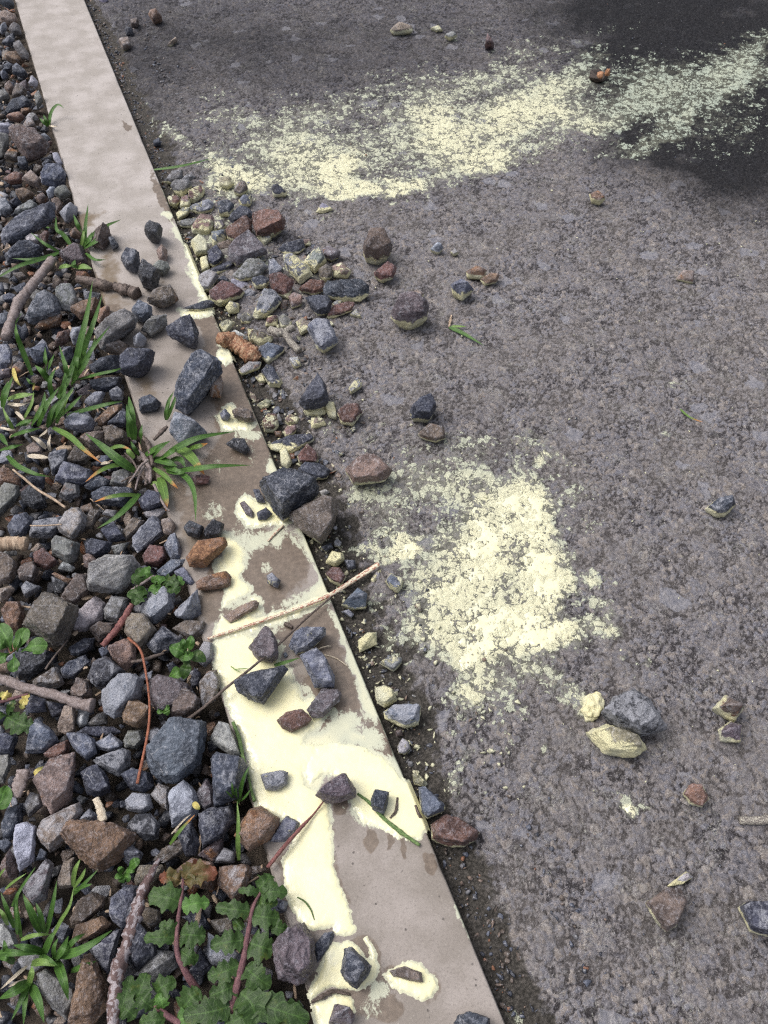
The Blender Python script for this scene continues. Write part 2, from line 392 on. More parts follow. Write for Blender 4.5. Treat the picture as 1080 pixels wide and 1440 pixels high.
def mat_paint():
    t = NT('spilt_paint')
    p = t.node('ShaderNodeNewGeometry').outputs['Position']
    th = t.attr('thick')
    n = t.noise(p, 28, 5, 0.6, 0.6); n2 = t.noise(p, 420, 4, 0.7); n3 = t.noise(p, 110, 6, 0.7, 0.8)
    c = t.mix(t.rng(n, 0.35, 0.7), (0.74, 0.70, 0.43), (0.70, 0.685, 0.475))
    c = t.mix(t.rng(t.math('ADD', th, t.math('MULTIPLY', t.math('SUBTRACT', n3, 0.5), 0.5)), 0.42, 0.12, 0, 0.6), c, (0.50, 0.52, 0.42))
    st = t.noise(t.node('ShaderNodeMapping', {0: p, 2: (0, 0, 0.35), 3: (1.0, 0.35, 1.0)}).outputs[0], 90, 7, 0.7, 1.5)
    c = t.mix(t.math('MULTIPLY', t.rng(st, 0.52, 0.68), 0.45), c, (0.56, 0.575, 0.47))
    c = t.mix(t.rng(t.noise(p, 260, 6, 0.75), 0.60, 0.72, 0, 0.4), c, (0.46, 0.44, 0.33))
    speck = t.math('MULTIPLY', t.rng(t.voro(p, 130), 0.14, 0.07), t.rng(t.noise(p, 35, 2), 0.57, 0.62))
    c = t.mix(t.math('MULTIPLY', speck, 0.7), c, (0.22, 0.19, 0.13))
    h = t.math('ADD', t.math('MULTIPLY', n3, 0.6), t.math('MULTIPLY', n2, 0.12))
    return t.set(Base_Color=c, Roughness=t.rng(n3, 0.3, 0.7, 0.16, 0.34), Normal=t.bump(h, 0.30, 0.0010))
M_PAINT = mat_paint()
def mat_clot():
    t = NT('clotted_paint')
    p = t.node('ShaderNodeNewGeometry').outputs['Position']
    n3 = t.noise(p, 230, 6, 0.7, 0.6); n = t.noise(p, 40, 4)
    c = t.mix(t.rng(n, 0.35, 0.65), (0.64, 0.60, 0.36), (0.57, 0.56, 0.40))
    c = t.mix(t.rng(n3, 0.43, 0.28, 0, 0.6), c, (0.30, 0.30, 0.25))
    return t.set(Base_Color=c, Roughness=0.5, Normal=t.bump(n3, 0.9, 0.0022))
M_CLOT = mat_clot()

def mat_leaf(name, c1, c2, tip=None, veins=False):
    t = NT(name)
    tc = t.node('ShaderNodeTexCoord'); oi = t.node('ShaderNodeObjectInfo')
    p = t.node('ShaderNodeNewGeometry').outputs['Position']
    n = t.noise(p, 120, 5, 0.65); n2 = t.noise(p, 600, 3, 0.6)
    c = t.mix(t.rng(n, 0.3, 0.7), c1, c2)
    c = t.mix(t.rng(oi.outputs['Random'], 0, 1, 0, 0.35, False), c, tuple(x * 1.5 for x in c2))
    across = t.attr('across')
    mid = t.rng(t.math('ABSOLUTE', across), 0.10, 0.02)
    c = t.mix(t.math('MULTIPLY', mid, 0.45), c, tuple(min(1, x * 2.4) for x in c2))
    if veins:
        al_ = t.attr('along'); ph = t.math('FRACT', t.math('SUBTRACT', t.math('MULTIPLY', al_, 6.5), t.math('MULTIPLY', t.math('ABSOLUTE', across), 0.9)))
        vn = t.rng(t.math('ABSOLUTE', t.math('SUBTRACT', ph, 0.5)), 0.10, 0.03)
        c = t.mix(t.math('MULTIPLY', vn, 0.35), c, tuple(min(1, x * 2.2) for x in c2))
        c = t.mix(t.rng(t.noise(p, 60, 4, 0.7), 0.58, 0.72, 0, 0.7), c, (c2[0] * 2.2, c2[1] * 1.35, c2[2]))
    if tip:
        al = t.attr('along')
        c = t.mix(t.rng(t.math('ADD', al, t.math('MULTIPLY', t.math('SUBTRACT', n, 0.5), 0.5)), 0.55, 0.85), c, tip)
    spots = t.rng(n2, 0.70, 0.76)
    c = t.mix(t.math('MULTIPLY', spots, 0.5), c, (0.4, 0.45, 0.3))
    t.set(Base_Color=c, Roughness=0.40, Normal=t.bump(t.math('ADD', n, n2), 0.6, 0.0012))
    t.b.inputs['Specular IOR Level'].default_value = 0.32
    t.b.inputs['Transmission Weight'].default_value = 0.0
    tr = t.node('ShaderNodeBsdfTranslucent', {0: c}); ms = t.node('ShaderNodeMixShader', {0: 0.18, 1: t.b.outputs[0], 2: tr.outputs[0]})
    t.t.links.new(ms.outputs[0], t.out.inputs[0])
    return t.m
M_GRASS = mat_leaf('grass_blade', (0.030, 0.075, 0.016), (0.062, 0.135, 0.026))
M_GRASS_L = mat_leaf('pale_grass_blade', (0.09, 0.165, 0.035), (0.16, 0.25, 0.07))
M_GRASS_T = mat_leaf('browning_blade', (0.06, 0.125, 0.025), (0.105, 0.18, 0.04), (0.45, 0.20, 0.06))
M_WEED = mat_leaf('weed_leaf', (0.018, 0.042, 0.010), (0.038, 0.076, 0.018), None, True)
M_WEED_L = mat_leaf('young_leaf', (0.035, 0.090, 0.018), (0.068, 0.145, 0.030))
M_WEED_R = mat_leaf('reddening_leaf', (0.05, 0.065, 0.018), (0.10, 0.065, 0.025), (0.16, 0.06, 0.035))
M_YELLOW = mat_leaf('yellow_leaf', (0.40, 0.33, 0.09), (0.50, 0.42, 0.14), (0.22, 0.22, 0.06))

def mat_bark(name, c1, c2, scale=1.0, c3=None):
    t = NT(name)
    tc = t.node('ShaderNodeTexCoord')
    al = t.attr('along'); ac = t.attr('across')
    v = t.node('ShaderNodeCombineXYZ', {0: t.math('MULTIPLY', al, 3.0), 1: t.math('MULTIPLY', ac, 1.4), 2: t.node('ShaderNodeObjectInfo').outputs['Random']}).outputs[0]
    n = t.noise(v, 3.0 * scale, 6, 0.65, 0.4); n2 = t.noise(tc.outputs['Object'], 700, 4, 0.7)
    c = t.mix(t.rng(n, 0.36, 0.62), c1, c2)
    c = t.mix(t.rng(n2, 0.40, 0.28, 0, 0.6), c, tuple(x * 0.35 for x in c1))
    if c3: c = t.mix(t.rng(t.noise(v, 5.0 * scale, 3, 0.5), 0.50, 0.56), c, c3)
    return t.set(Base_Color=c, Roughness=0.6, Normal=t.bump(t.math('ADD', n, n2), 0.8, 0.0016))
M_TWIG = mat_bark('grey_twig_bark', (0.15, 0.115, 0.105), (0.27, 0.225, 0.22))
M_DARKTWIG = mat_bark('dark_twig_bark', (0.05, 0.036, 0.03), (0.15, 0.115, 0.1))
M_FLAKE = mat_bark('flaking_bark', (0.085, 0.05, 0.05), (0.13, 0.085, 0.08), 0.55, (0.30, 0.265, 0.28))
M_RED = mat_bark('red_stick', (0.12, 0.04, 0.04), (0.24, 0.10, 0.09))
M_ORANGE = mat_bark('orange_stem', (0.16, 0.055, 0.03), (0.34, 0.12, 0.065))
M_STRAW = mat_bark('pale_straw', (0.42, 0.35, 0.26), (0.58, 0.52, 0.42))
M_STRIPE = mat_bark('red_flecked_straw', (0.60, 0.53, 0.40), (0.68, 0.62, 0.48), 0.7, (0.34, 0.14, 0.10))
M_ROT = mat_bark('rotten_bark', (0.12, 0.045, 0.022), (0.32, 0.15, 0.08), 1.5, (0.40, 0.26, 0.16))
M_SAWN = mat_bark('peeled_wood', (0.27, 0.19, 0.13), (0.48, 0.37, 0.27), 0.6)
M_HUSK = mat_bark('nut_husk', (0.018, 0.012, 0.01), (0.05, 0.032, 0.025))
M_KERNEL = mat_bark('nut_kernel', (0.28, 0.125, 0.06), (0.42, 0.22, 0.12))
M_PSTICK = mat_bark('painted_twig', (0.20, 0.175, 0.155), (0.42, 0.40, 0.34), 2.0, (0.12, 0.10, 0.095))
M_PURPLE = mat_bark('purple_stem', (0.09, 0.035, 0.045), (0.17, 0.08, 0.085))
M_GREENSTEM = mat_bark('green_stem', (0.07, 0.13, 0.04), (0.14, 0.22, 0.07))
# ------------------------------------------------------------------ ground
KX0, KX1 = -0.0255, 0.1755                    # kerb edges (kerb top is z = 0)
ROADZ = -0.012

def blobs(lst, PX, PY, lo=0.45, hi=1.35):
    r = np.ones(PX.shape)
    for (cx, cy, rx, ry, rot, a) in lst:
        c, s = math.cos(math.radians(rot)), math.sin(math.radians(rot))
        u = ((PX - cx) * c + (PY - cy) * s) / rx; v = (-(PX - cx) * s + (PY - cy) * c) / ry
        r = r * (1 - a * (1 - sstep(lo, hi, np.hypot(u, v))))
    return 1 - r

SPRAY = [(620, 225, 230, 66, -10, .20), (450, 215, 190, 62, -6, .42), (650, 170, 170, 80, -12, .42), (850, 140, 150, 78, -12, .40), (1030, 125, 110, 84, -12, .34), (380, 160, 130, 40, 0, .24), (720, 840, 90, 130, 0, .55), (640, 800, 120, 130, 0, .34), (1000, 200, 110, 50, -10, .24),   # where the paint landed on the road: centre, radii, tilt, strength (photo pixels)
    (335, 255, 62, 26, 8, .80), (430, 240, 80, 46, -8, .60), (390, 205, 100, 22, -5, .40), (500, 268, 66, 17, -3, .92), (572, 265, 40, 18, -12, .92), (480, 240, 45, 24, -30, .72),
    (440, 160, 110, 26, -12, .34), (560, 120, 90, 30, -14, .36), (620, 190, 46, 46, -40, .62), (690, 190, 60, 46, -30, .50), (650, 235, 60, 26, -18, .50), (740, 150, 80, 36, -14, .56), (690, 110, 80, 20, -16, .50), (600, 150, 60, 25, -16, .46),
    (690, 225, 45, 20, -12, .62), (745, 215, 46, 14, -22, .46), (755, 70, 80, 14, -8, .40), (830, 75, 30, 10, -6, .48), (800, 165, 60, 26, -10, .46), (845, 175, 34, 14, -12, .66), (800, 110, 60, 28, -14, .46),
    (900, 150, 70, 34, -18, .50), (925, 195, 50, 16, -20, .56), (880, 215, 50, 14, -14, .46), (960, 165, 36, 10, -28, .60), (920, 110, 60, 30, -12, .40), (1040, 105, 55, 26, -14, .52), (1030, 85, 60, 18, -14, .42), (985, 130, 60, 34, -20, .38), (1065, 60, 40, 18, -14, .44), (860, 40, 70, 12, -8, .26),
    (215, 168, 14, 9, 0, .62), (232, 184, 28, 12, 25, .62), (258, 200, 26, 10, 20, .52), (300, 225, 34, 18, 20, .66), (205, 145, 8, 7, 0, .5), (290, 130, 40, 14, 0, .28), (320, 165, 60, 22, 5, .30),
    # lower splash
    (735, 690, 44, 44, 20, .84), (770, 640, 20, 14, 0, .80), (755, 735, 44, 46, 0, .90), (770, 810, 46, 60, -20, .97), (745, 880, 64, 52, 10, .97), (800, 890, 40, 28, 10, .90), (835, 850, 26, 12, 20, .62), (846, 880, 26, 14, 10, .70),
    (690, 900, 60, 40, 0, .90), (650, 930, 50, 24, 30, .80), (610, 900, 50, 40, 40, .74), (640, 850, 60, 50, 0, .76), (600, 820, 46, 40, -40, .60), (680, 790, 60, 50, -20, .80), (690, 730, 50, 46, 0, .70), (640, 760, 56, 40, 0, .60),
    (660, 690, 70, 40, 0, .60), (600, 650, 90, 50, 10, .40), (690, 630, 90, 30, 8, .42), (560, 690, 70, 36, 0, .50), (540, 740, 50, 36, 0, .56), (510, 690, 30, 22, 0, .55), (520, 610, 50, 26, 0, .32), (760, 615, 40, 14, 0, .52),
    (507, 775, 28, 13, -18, .90), (570, 770, 24, 19, -12, .98), (540, 780, 36, 10, 0, .66), (575, 880, 22, 30, 30, .60), (552, 905, 36, 9, 45, .86), (640, 985, 60, 30, 0, .50), (660, 975, 34, 26, 20, .80), (700, 960, 40, 18, 0, .66), (655, 1010, 46, 18, 0, .34), (720, 990, 50, 26, 0, .34),
    (760, 945, 50, 20, 10, .62), (812, 985, 22, 24, -40, .74), (830, 995, 14, 24, 0, .70), (795, 965, 26, 16, 0, .40), (862, 890, 16, 12, 0, .62), (850, 815, 40, 12, 0, .30), (860, 855, 60, 40, 0, .18), (900, 940, 60, 40, 0, .20), (915, 930, 12, 8, 0, .55),
    (890, 1138, 15, 17, 20, .86), (912, 1128, 12, 7, -20, .62), (880, 1126, 12, 12, 0, .52), (770, 1055, 50, 14, 0, .26), (765, 1052, 10, 8, 0, .56), (690, 1040, 50, 60, 0, .26), (640, 1080, 26, 60, 0, .36), (690, 1130, 40, 40, 0, .22), (800, 1120, 60, 26, 0, .14),
    (830, 690, 30, 24, 0, .30), (795, 660, 30, 22, 0, .44), (800, 700, 26, 20, 0, .50), (820, 735, 22, 16, 0, .44), (832, 818, 12, 18, -20, .70), (948, 600, 60, 16, 0, .14), (900, 690, 60, 60, 0, .12), (1030, 555, 40, 12, 0, .12), (950, 540, 10, 12, 0, .3), (930, 618, 14, 14, 0, .4), (950, 770, 70, 70, 0, .14),
    (475, 820, 30, 60, 0, .10), (540, 845, 36, 22, 0, .42), (528, 855, 16, 14, 0, .56), (650, 1100, 16, 50, 0, .42), (520, 980, 40, 18, 30, .30), (690, 1320, 16, 22, 0, .42), (600, 350, 14, 8, 0, .34), (460, 300, 26, 8, 0, .4),
    (640, 50, 26, 10, 0, .34), (735, 40, 26, 8, 0, .20), (440, 700, 8, 8, 0, .1), (590, 445, 20, 12, 0, .30), (530, 545, 16, 8, 0, .3), (725, 1430, 14, 22, -30, .95), (350, 330, 90, 40, 50, .42), (300, 340, 40, 30, 50, .60), (265, 350, 14, 50, -20, .80), (272, 400, 12, 30, -20, .7), (430, 400, 80, 60, 0, .22), (480, 590, 40, 30, 0, .30), (430, 640, 30, 60, 0, .22)]
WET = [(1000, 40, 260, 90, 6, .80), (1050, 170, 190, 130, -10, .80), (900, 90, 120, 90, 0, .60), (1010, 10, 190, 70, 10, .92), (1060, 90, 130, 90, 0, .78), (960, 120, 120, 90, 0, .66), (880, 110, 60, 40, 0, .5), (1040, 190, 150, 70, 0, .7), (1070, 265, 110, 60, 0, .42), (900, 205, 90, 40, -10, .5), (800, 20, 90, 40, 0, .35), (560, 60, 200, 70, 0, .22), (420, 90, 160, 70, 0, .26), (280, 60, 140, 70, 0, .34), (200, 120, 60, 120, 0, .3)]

# ---- road
ys = [-3.0, -2.2, -1.5, -1.0, -0.7, -0.5, -0.42, -0.38]
y = -0.35
while y < 3.25:
    ys.append(y); y += 0.0019 + max(0, y + 0.1) / 3.3 * 0.0034
ys += [3.3, 3.4, 3.6, 4.0, 4.8, 6.5, 10, 16]
ys = np.array(ys); NU = 540
xr = np.clip(1.05 + 0.60 * ys, 0.90, 2.40)
u = np.linspace(0, 1, NU)
Xg = (KX1 - 0.02) + u[None, :] * (xr[:, None] - (KX1 - 0.02))
ext = np.array([.02, .06, .14, .3, .7, 1.6, 4, 9, 18])
Xg = np.concatenate([Xg, xr[:, None] + ext[None, :]], 1)
Yg = np.repeat(ys[:, None], Xg.shape[1], 1)
fx, fy = Xg.ravel(), Yg.ravel()
wx = fx + 0.004 * (vnoise2(fx * 160, fy * 160, 5) - .5); wy = fy + 0.004 * (vnoise2(fx * 160 + 40, fy * 160, 6) - .5)
f1, f2, rv = worley2(wx / 0.0135, wy / 0.0135, 11)
g1, g2, rv2 = worley2(wx / 0.0058, wy / 0.0058, 12)
k1, k2, rv3 = worley2(wx / 0.034, wy / 0.034, 13)
gapn = 0.5 + fbm2(fx * 120, fy * 120, 3, 35)
dome = sstep(0.0, 0.34 * gapn, f2 - f1) * (0.10 + 0.90 * rv ** 1.3)
dome2 = sstep(0.0, 0.36 * gapn, g2 - g1) * (0.08 + 0.92 * rv2 ** 1.3)
big = sstep(0.05, 0.3, k2 - k1) * (rv3 > 0.72)
chip = np.clip(0.50 * dome + 0.46 * dome2 + 0.30 * big + 0.22 * (fbm2(fx * 300, fy * 300, 3, 36) - .5), 0, 1)
outer = np.repeat(np.concatenate([np.zeros(NU), np.ones(len(ext))])[None, :], len(ys), 0).ravel() > 0
outer |= (fy < -0.36) | (fy > 3.26)
chip = np.where(outer, 0.45, chip); rv = np.where(outer, .5, rv); rv2 = np.where(outer, .5, rv2)
fade = np.where(outer, 0, 1.0)
gut_w = 0.020 + 0.075 * fbm2(fy * 5.5 + 3, fx * 2, 3, 21) + 0.05 * (fbm2(fx * 26, fy * 26, 4, 22) - .5)
gut_w = gut_w * (0.75 + 0.55 * sstep(1.6, 0.9, fy)) * (1 - 0.42 * sstep(0.55, 0.2, fy))
dirt = sstep(1.55, 0.45, (fx - KX1) / gut_w + 0.9 * (fbm2(fx * 55, fy * 55, 4, 23) - .5))
und = 0.006 * (fbm2(fx * 3.1, fy * 3.1, 3, 31) - .5) + 0.0022 * (fbm2(fx * 22, fy * 22, 3, 32) - .5)
zb = ROADZ + und - 0.011 * dirt + dirt * 0.006 * (fbm2(fx * 60, fy * 60, 4, 33) - .5)
zr = zb + fade * (1 - 0.55 * dirt) * (chip * 0.0046 + 0.0008 * (fbm2(fx * 420, fy * 420, 2, 34) - .5))
PXY, dep = project(np.stack([fx, fy, zb], 1))
PX, PY = PXY[:, 0].copy(), PXY[:, 1].copy(); PX[dep < 0.1] = -9e3
wob = lambda s, k: (fbm2(fx * k, fy * k, 4, s) - .5)
PXw = PX + 46 * wob(41, 34) + 16 * wob(43, 120); PYw = PY + 34 * wob(42, 34) + 12 * wob(44, 120)
dens = blobs(SPRAY, PXw, PYw, 0.30, 1.30)
wet = np.clip(blobs(WET, PXw, PYw, 0.2, 1.4) * 1.25 * (0.45 + 1.05 * fbm2(fx * 13, fy * 13, 5, 47)), 0, 1)  # how far the road colour turns near-black, strongest far right
worn = np.clip(sstep(-150, 480, PY + 0.12 * (PX - 540)) + 0.5 * (fbm2(fx * 7, fy * 7, 4, 48) - .5), 0, 1)  # road colour runs darker towards the far end, with random mottling
chipn = chip
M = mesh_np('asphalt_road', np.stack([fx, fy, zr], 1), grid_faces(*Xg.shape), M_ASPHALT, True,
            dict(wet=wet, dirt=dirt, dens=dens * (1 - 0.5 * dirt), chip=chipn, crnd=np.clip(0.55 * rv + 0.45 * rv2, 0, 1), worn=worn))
road = link('asphalt_road', M); road['kind'] = 'structure'; road['label'] = 'worn grey asphalt road with exposed chippings'

def road_z(x, y):
    """approximate height of the road at a point"""
    g = 0.09
    return ROADZ - 0.008 * float(sstep(1.25, 0.75, (x - KX1) / g))

# thick paint lying on the road: sheets that break through the chippings where the paint is deep
dn = dens * (1 - 0.75 * dirt) + 0.34 * (fbm2(fx * 60, fy * 60, 4, 51) - .5) + 0.10 * (fbm2(fx * 230, fy * 230, 3, 52) - .5)
lev = zb + np.clip((dn - 0.80) * 0.016, -0.004, 0.0030)
FQ = grid_faces(*Xg.shape)
thr_ = np.where(PY < 480, 0.96, 0.87)
lev = zb + np.clip((dn - thr_) * 0.016, -0.004, 0.0026)
def sheet(name, sel, label):
    keep = (dn > thr_ - .08) & sel
    fk = FQ[keep[FQ].all(1)]
    used = np.unique(fk); mp = np.full(len(fx), -1); mp[used] = np.arange(len(used))
    me = mesh_np(name, np.stack([fx, fy, lev], 1)[used], mp[fk], M_PAINT, True, dict(thick=np.clip((dn[used] - thr_[used]) * 4, 0, 1)))
    o = tag(link(name, me), label, 'paint splash', 'paint splashed over the road'); o['kind'] = 'stuff'; return o
sheet('paint_splash', (PY < 480) & (PX > -1e3) & (fx > KX1 + .003), 'sprayed band of pale yellow paint across the far road, darkest at right')
sheet('paint_splash', (PY >= 480) & (PY < 1200) & (PX > -1e3) & (fx > KX1 + .003), 'dense pale yellow paint patch on the asphalt in the middle of the picture')

# ---- concrete kerb strip
ky = [-4, -2, -1, -0.6, -0.4]
y = -0.36
while y < 3.3:
    ky.append(y); y += 0.0022 + max(0, y) / 3.3 * 0.003
ky += [3.4, 3.7, 4.5, 7, 16]; ky = np.array(ky)
kx = np.concatenate([[KX0, KX0, KX0 + .0012, KX0 + .003, KX0 + .005], np.linspace(KX0 + .007, KX1 - .007, 84), [KX1 - .005, KX1 - .003, KX1 - .0012, KX1, KX1]])
kd = np.concatenate([[-.12, -.0055, -.0022, -.0007, -.0001], np.zeros(84), [-.0001, -.0007, -.0022, -.0055, -.12]])
KX, KY = np.meshgrid(kx, ky); KZ = np.repeat(kd[None, :], len(ky), 0)
kfx, kfy = KX.ravel(), KY.ravel()
kz = KZ.ravel() + 0.0016 * (fbm2(kfx * 9, kfy * 9, 3, 61) - .5) + 0.0005 * (fbm2(kfx * 70, kfy * 70, 3, 62) - .5)
edge_d = np.minimum(kfx - KX0, KX1 - kfx)
nick = sstep(0.62, 0.78, fbm2(kfx * 30, kfy * 16, 3, 63)) * sstep(0.008, 0.0, edge_d)
kz = kz - nick * 0.004
kxx = kfx + np.where(edge_d < 0.003, np.sign(0.075 - kfx) * (0.0034 * fbm2(kfy * 40, kfx * 0, 5, 64) + 0.0035 * fbm2(kfy * 7, kfx * 0, 2, 73) + nick * 0.005), 0)
KP, _ = project(np.stack([kfx, kfy, np.zeros_like(kfx)], 1)); kpx, kpy = KP[:, 0].copy(), KP[:, 1].copy()
behind = kfy < -0.3; kpx[behind] = -9e3
kw = lambda s, k: (fbm2(kfx * k, kfy * k, 4, s) - .5)
kpxw = kpx + 14 * kw(65, 45) + 6 * kw(67, 160); kpyw = kpy + 12 * kw(66, 45) + 5 * kw(68, 160)
PUD = {
 'main': [(303,905),(340,893),(372,898),(395,905),(393,930),(404,943),(411,955),(420,975),(428,986),(438,980),(446,985),(455,1000),(459,1010),(446,1020),(430,1037),(428,1045),(447,1049),(444,1062),(430,1080),(429,1104),(447,1112),(458,1126),(464,1140),(467,1165),(470,1213),(476,1247),(490,1278),(504,1309),(486,1314),(473,1316),(466,1303),(452,1306),(440,1312),(424,1302),(408,1280),(401,1240),(394,1213),(408,1190),(420,1162),(392,1150),(362,1138),(356,1110),(351,1076),(348,1060),(342,1035),(330,1010),(320,992),(313,965),(304,940)],
 'east': [(426,1082),(446,1048),(478,1042),(512,1050),(537,1064),(560,1087),(571,1100),(577,1088),(594,1107),(607,1112),(622,1136),(612,1152),(600,1166),(597,1180),(585,1183),(560,1178),(530,1164),(512,1157),(500,1140),(494,1120),(470,1092),(455,1087),(438,1102)],
 'low': [(474,1325),(490,1321),(505,1333),(517,1352),(521,1349),(519,1335),(511,1322),(517,1317),(531,1338),(534,1352),(538,1358),(531,1374),(517,1388),(505,1394),(487,1392),(468,1390),(450,1398),(436,1408),(433,1402),(448,1365),(458,1337),(466,1326)],
 'end': [(438,1413),(466,1403),(470,1399),(490,1401),(497,1415),(501,1425),(490,1442),(486,1462),(442,1470)],
 'collar': [(540,1368),(550,1363),(560,1358),(575,1350),(592,1352),(600,1366),(611,1372),(615,1385),(608,1401),(597,1408),(580,1402),(560,1392),(548,1382)],
 'oblong': [(313,868),(322,878),(345,868),(360,852),(351,842),(360,839),(371,848),(370,862),(358,871),(400,860),(445,837),(463,834),(463,846),(420,864),(350,890),(318,900),(302,904),(306,888)],
 'mid': [(320,748),(332,758),(343,772),(347,800),(337,815),(351,832),(344,838),(330,846),(311,858),(318,835),(308,806),(303,795),(316,778),(316,760),(312,746)],
 'block': [(332,708),(346,696),(359,706),(385,712),(404,728),(409,737),(378,741),(346,738),(334,725)],
 'skirt': [(250,434),(258,437),(298,431),(301,438),(281,447),(264,447)],
 'pebble': [(302,585),(309,576),(320,571),(327,571),(332,590),(358,594),(351,604),(313,604)],
 'bark': [(307,486),(318,494),(330,502),(326,508),(314,512),(308,504)],
 'rim': [(262,330),(270,350),(284,385),(290,420),(287,425),(278,405),(268,375),(258,340)],
 'spur': [(470,1000),(478,1010),(498,1030),(520,1048),(512,1048),(490,1036)],
}
SDs = {k: poly_sd(v, kpxw, kpyw) for k, v in PUD.items()}
allsd = np.max(np.stack(list(SDs.values())), 0)
FILM = [(345, 640, 40, 34, 0, .42), (392, 690, 14, 40, -22, .72), (372, 590, 9, 60, -22, .50), (345, 520, 9, 40, -22, .55), (385, 655, 12, 20, -20, .8), (352, 610, 34, 12, 0, .6), (305, 655, 12, 22, 10, .45), (300, 720, 30, 30, 0, .50), (340, 760, 30, 40, 0, .62), (380, 755, 40, 16, -25, .66), (424, 760, 20, 34, -25, .58), (446, 790, 13, 60, -22, .72), (455, 830, 24, 20, 0, .74), (420, 840, 50, 14, -22, .62), (372, 800, 16, 14, 0, .62), (388, 768, 12, 12, 0, .5), (345, 850, 40, 30, 0, .62),
        (318, 900, 20, 40, 20, .55), (360, 893, 44, 12, -15, .60), (400, 880, 30, 14, 0, .36), (476, 880, 10, 44, -24, .70), (498, 935, 10, 44, -24, .72), (518, 990, 14, 50, -24, .80), (490, 960, 26, 40, 0, .26), (485, 1020, 40, 26, -20, .72), (460, 1000, 22, 12, -30, .5), (525, 1040, 26, 20, 20, .70), (450, 1050, 40, 30, 0, 1), (440, 1090, 26, 34, 0, 1), (480, 1070, 50, 30, 20, .95), (560, 1080, 16, 30, -24, .55), (430, 970, 22, 14, 40, .55), (530, 1090, 60, 40, 30, .6), (515, 1150, 50, 16, 25, .66),
        (535, 1390, 26, 20, 0, .70), (560, 1350, 60, 22, -10, .30), (520, 1420, 26, 26, 0, .50), (640, 1330, 30, 80, -22, .20), (690, 1400, 10, 70, -22, .40), (650, 1290, 8, 60, -22, .55), (300, 440, 24, 14, 0, .55), (290, 480, 20, 30, 0, .30), (310, 465, 10, 20, -20, .4), (235, 302, 14, 6, 20, .8), (228, 265, 8, 26, -22, .35), (250, 330, 8, 30, -22, .72), (268, 385, 8, 22, -22, .5)]
film = blobs(FILM, kpxw, kpyw, 0.25, 1.25)
film = np.maximum(film, 0.98 * sstep(-9, -1, allsd) * (1 - sstep(1150, 1180, kpy)) * (0.45 + 0.5 * fbm2(kfx * 60, kfy * 60, 3, 69)))
redge = sstep(0.007, 0.001, KX1 - kfx) * sstep(190, 300, kpy) * sstep(1215, 1175, kpy)
film = np.clip(np.maximum(film, redge * (0.55 + 0.6 * fbm2(kfy * 30, kfx * 30, 3, 70))), 0, 1)
WETK = [(300, 470, 24, 60, -20, .80), (330, 560, 44, 70, -22, .72), (350, 640, 60, 70, -20, .85), (320, 700, 70, 80, -10, .80), (390, 790, 60, 60, 0, .86), (340, 830, 60, 60, 0, .80), (300, 850, 30, 40, 0, .6), (430, 880, 70, 50, 0, .82), (470, 960, 40, 80, -22, .80), (440, 1000, 40, 60, 0, .85), (540, 1040, 30, 60, -22, .62), (425, 1330, 30, 20, 0, .8), (510, 1345, 34, 34, 0, .85), (510, 1400, 40, 40, 0, .85), (520, 1370, 30, 60, -15, .7), (550, 1420, 30, 30, 0, .6), (560, 1130, 50, 40, 0, .4),
        (480, 1130, 16, 22, 0, .8), (520, 1182, 11, 24, -2, .85), (547, 1184, 6, 16, 0, .75), (568, 1192, 5, 22, -3, .8), (605, 1215, 12, 24, -30, .8), (240, 410, 16, 12, 0, .5), (275, 450, 30, 16, 0, .35), (178, 178, 8, 14, -25, .75), (225, 270, 8, 46, -22, .7), (240, 300, 10, 26, -22, .5), (195, 560, 20, 70, -15, .35), (250, 700, 16, 60, -15, .45), (290, 770, 16, 60, -15, .45), (385, 680, 50, 30, 0, .5), (230, 395, 10, 8, 0, .4), (160, 440, 30, 30, 0, .5), (330, 595, 40, 20, 0, .5)]
kwet = blobs(WETK, kpxw, kpyw, 0.25, 1.25)
lowr = sstep(1130, 1170, kpy)
kwet = np.maximum(kwet, 0.34 * sstep(400, 640, kpy) * (1 - .35 * lowr))
kwet = np.clip(np.maximum(kwet, sstep(-12, -4, allsd) * lowr * (0.14 + 0.55 * fbm2(kfx * 26, kfy * 26, 4, 72))), 0, 1)
kdirt = np.clip(blobs([(120, 310, 22, 16, 20, .75), (140, 300, 26, 8, -20, .5), (155, 370, 20, 36, -10, .66), (150, 400, 26, 30, 0, .6), (165, 440, 34, 40, -20, .6), (205, 540, 22, 40, -10, .66), (232, 660, 20, 60, -15, .66), (270, 760, 20, 60, -15, .6), (290, 850, 20, 50, -15, .6)], kpxw, kpyw, 0.2, 1.3) + 0.45 * sstep(0.010, 0.0, kfx - KX0) + 0.3 * sstep(0.02, 0.0, KX1 - kfx) * (0.3 + fbm2(kfy * 9, kfx * 9, 3, 71)), 0, 1)
M = mesh_np('concrete_kerb', np.stack([kxx, kfy, kz], 1), grid_faces(*KX.shape), M_CONC, True, dict(wet=kwet, film=film, dirt=kdirt, damp=sstep(300, 470, kpy + 60 * kw(74, 12))))
kerb = link('concrete_kerb', M); kerb['kind'] = 'structure'; kerb['label'] = 'flush pale concrete edging strip between gravel and road'

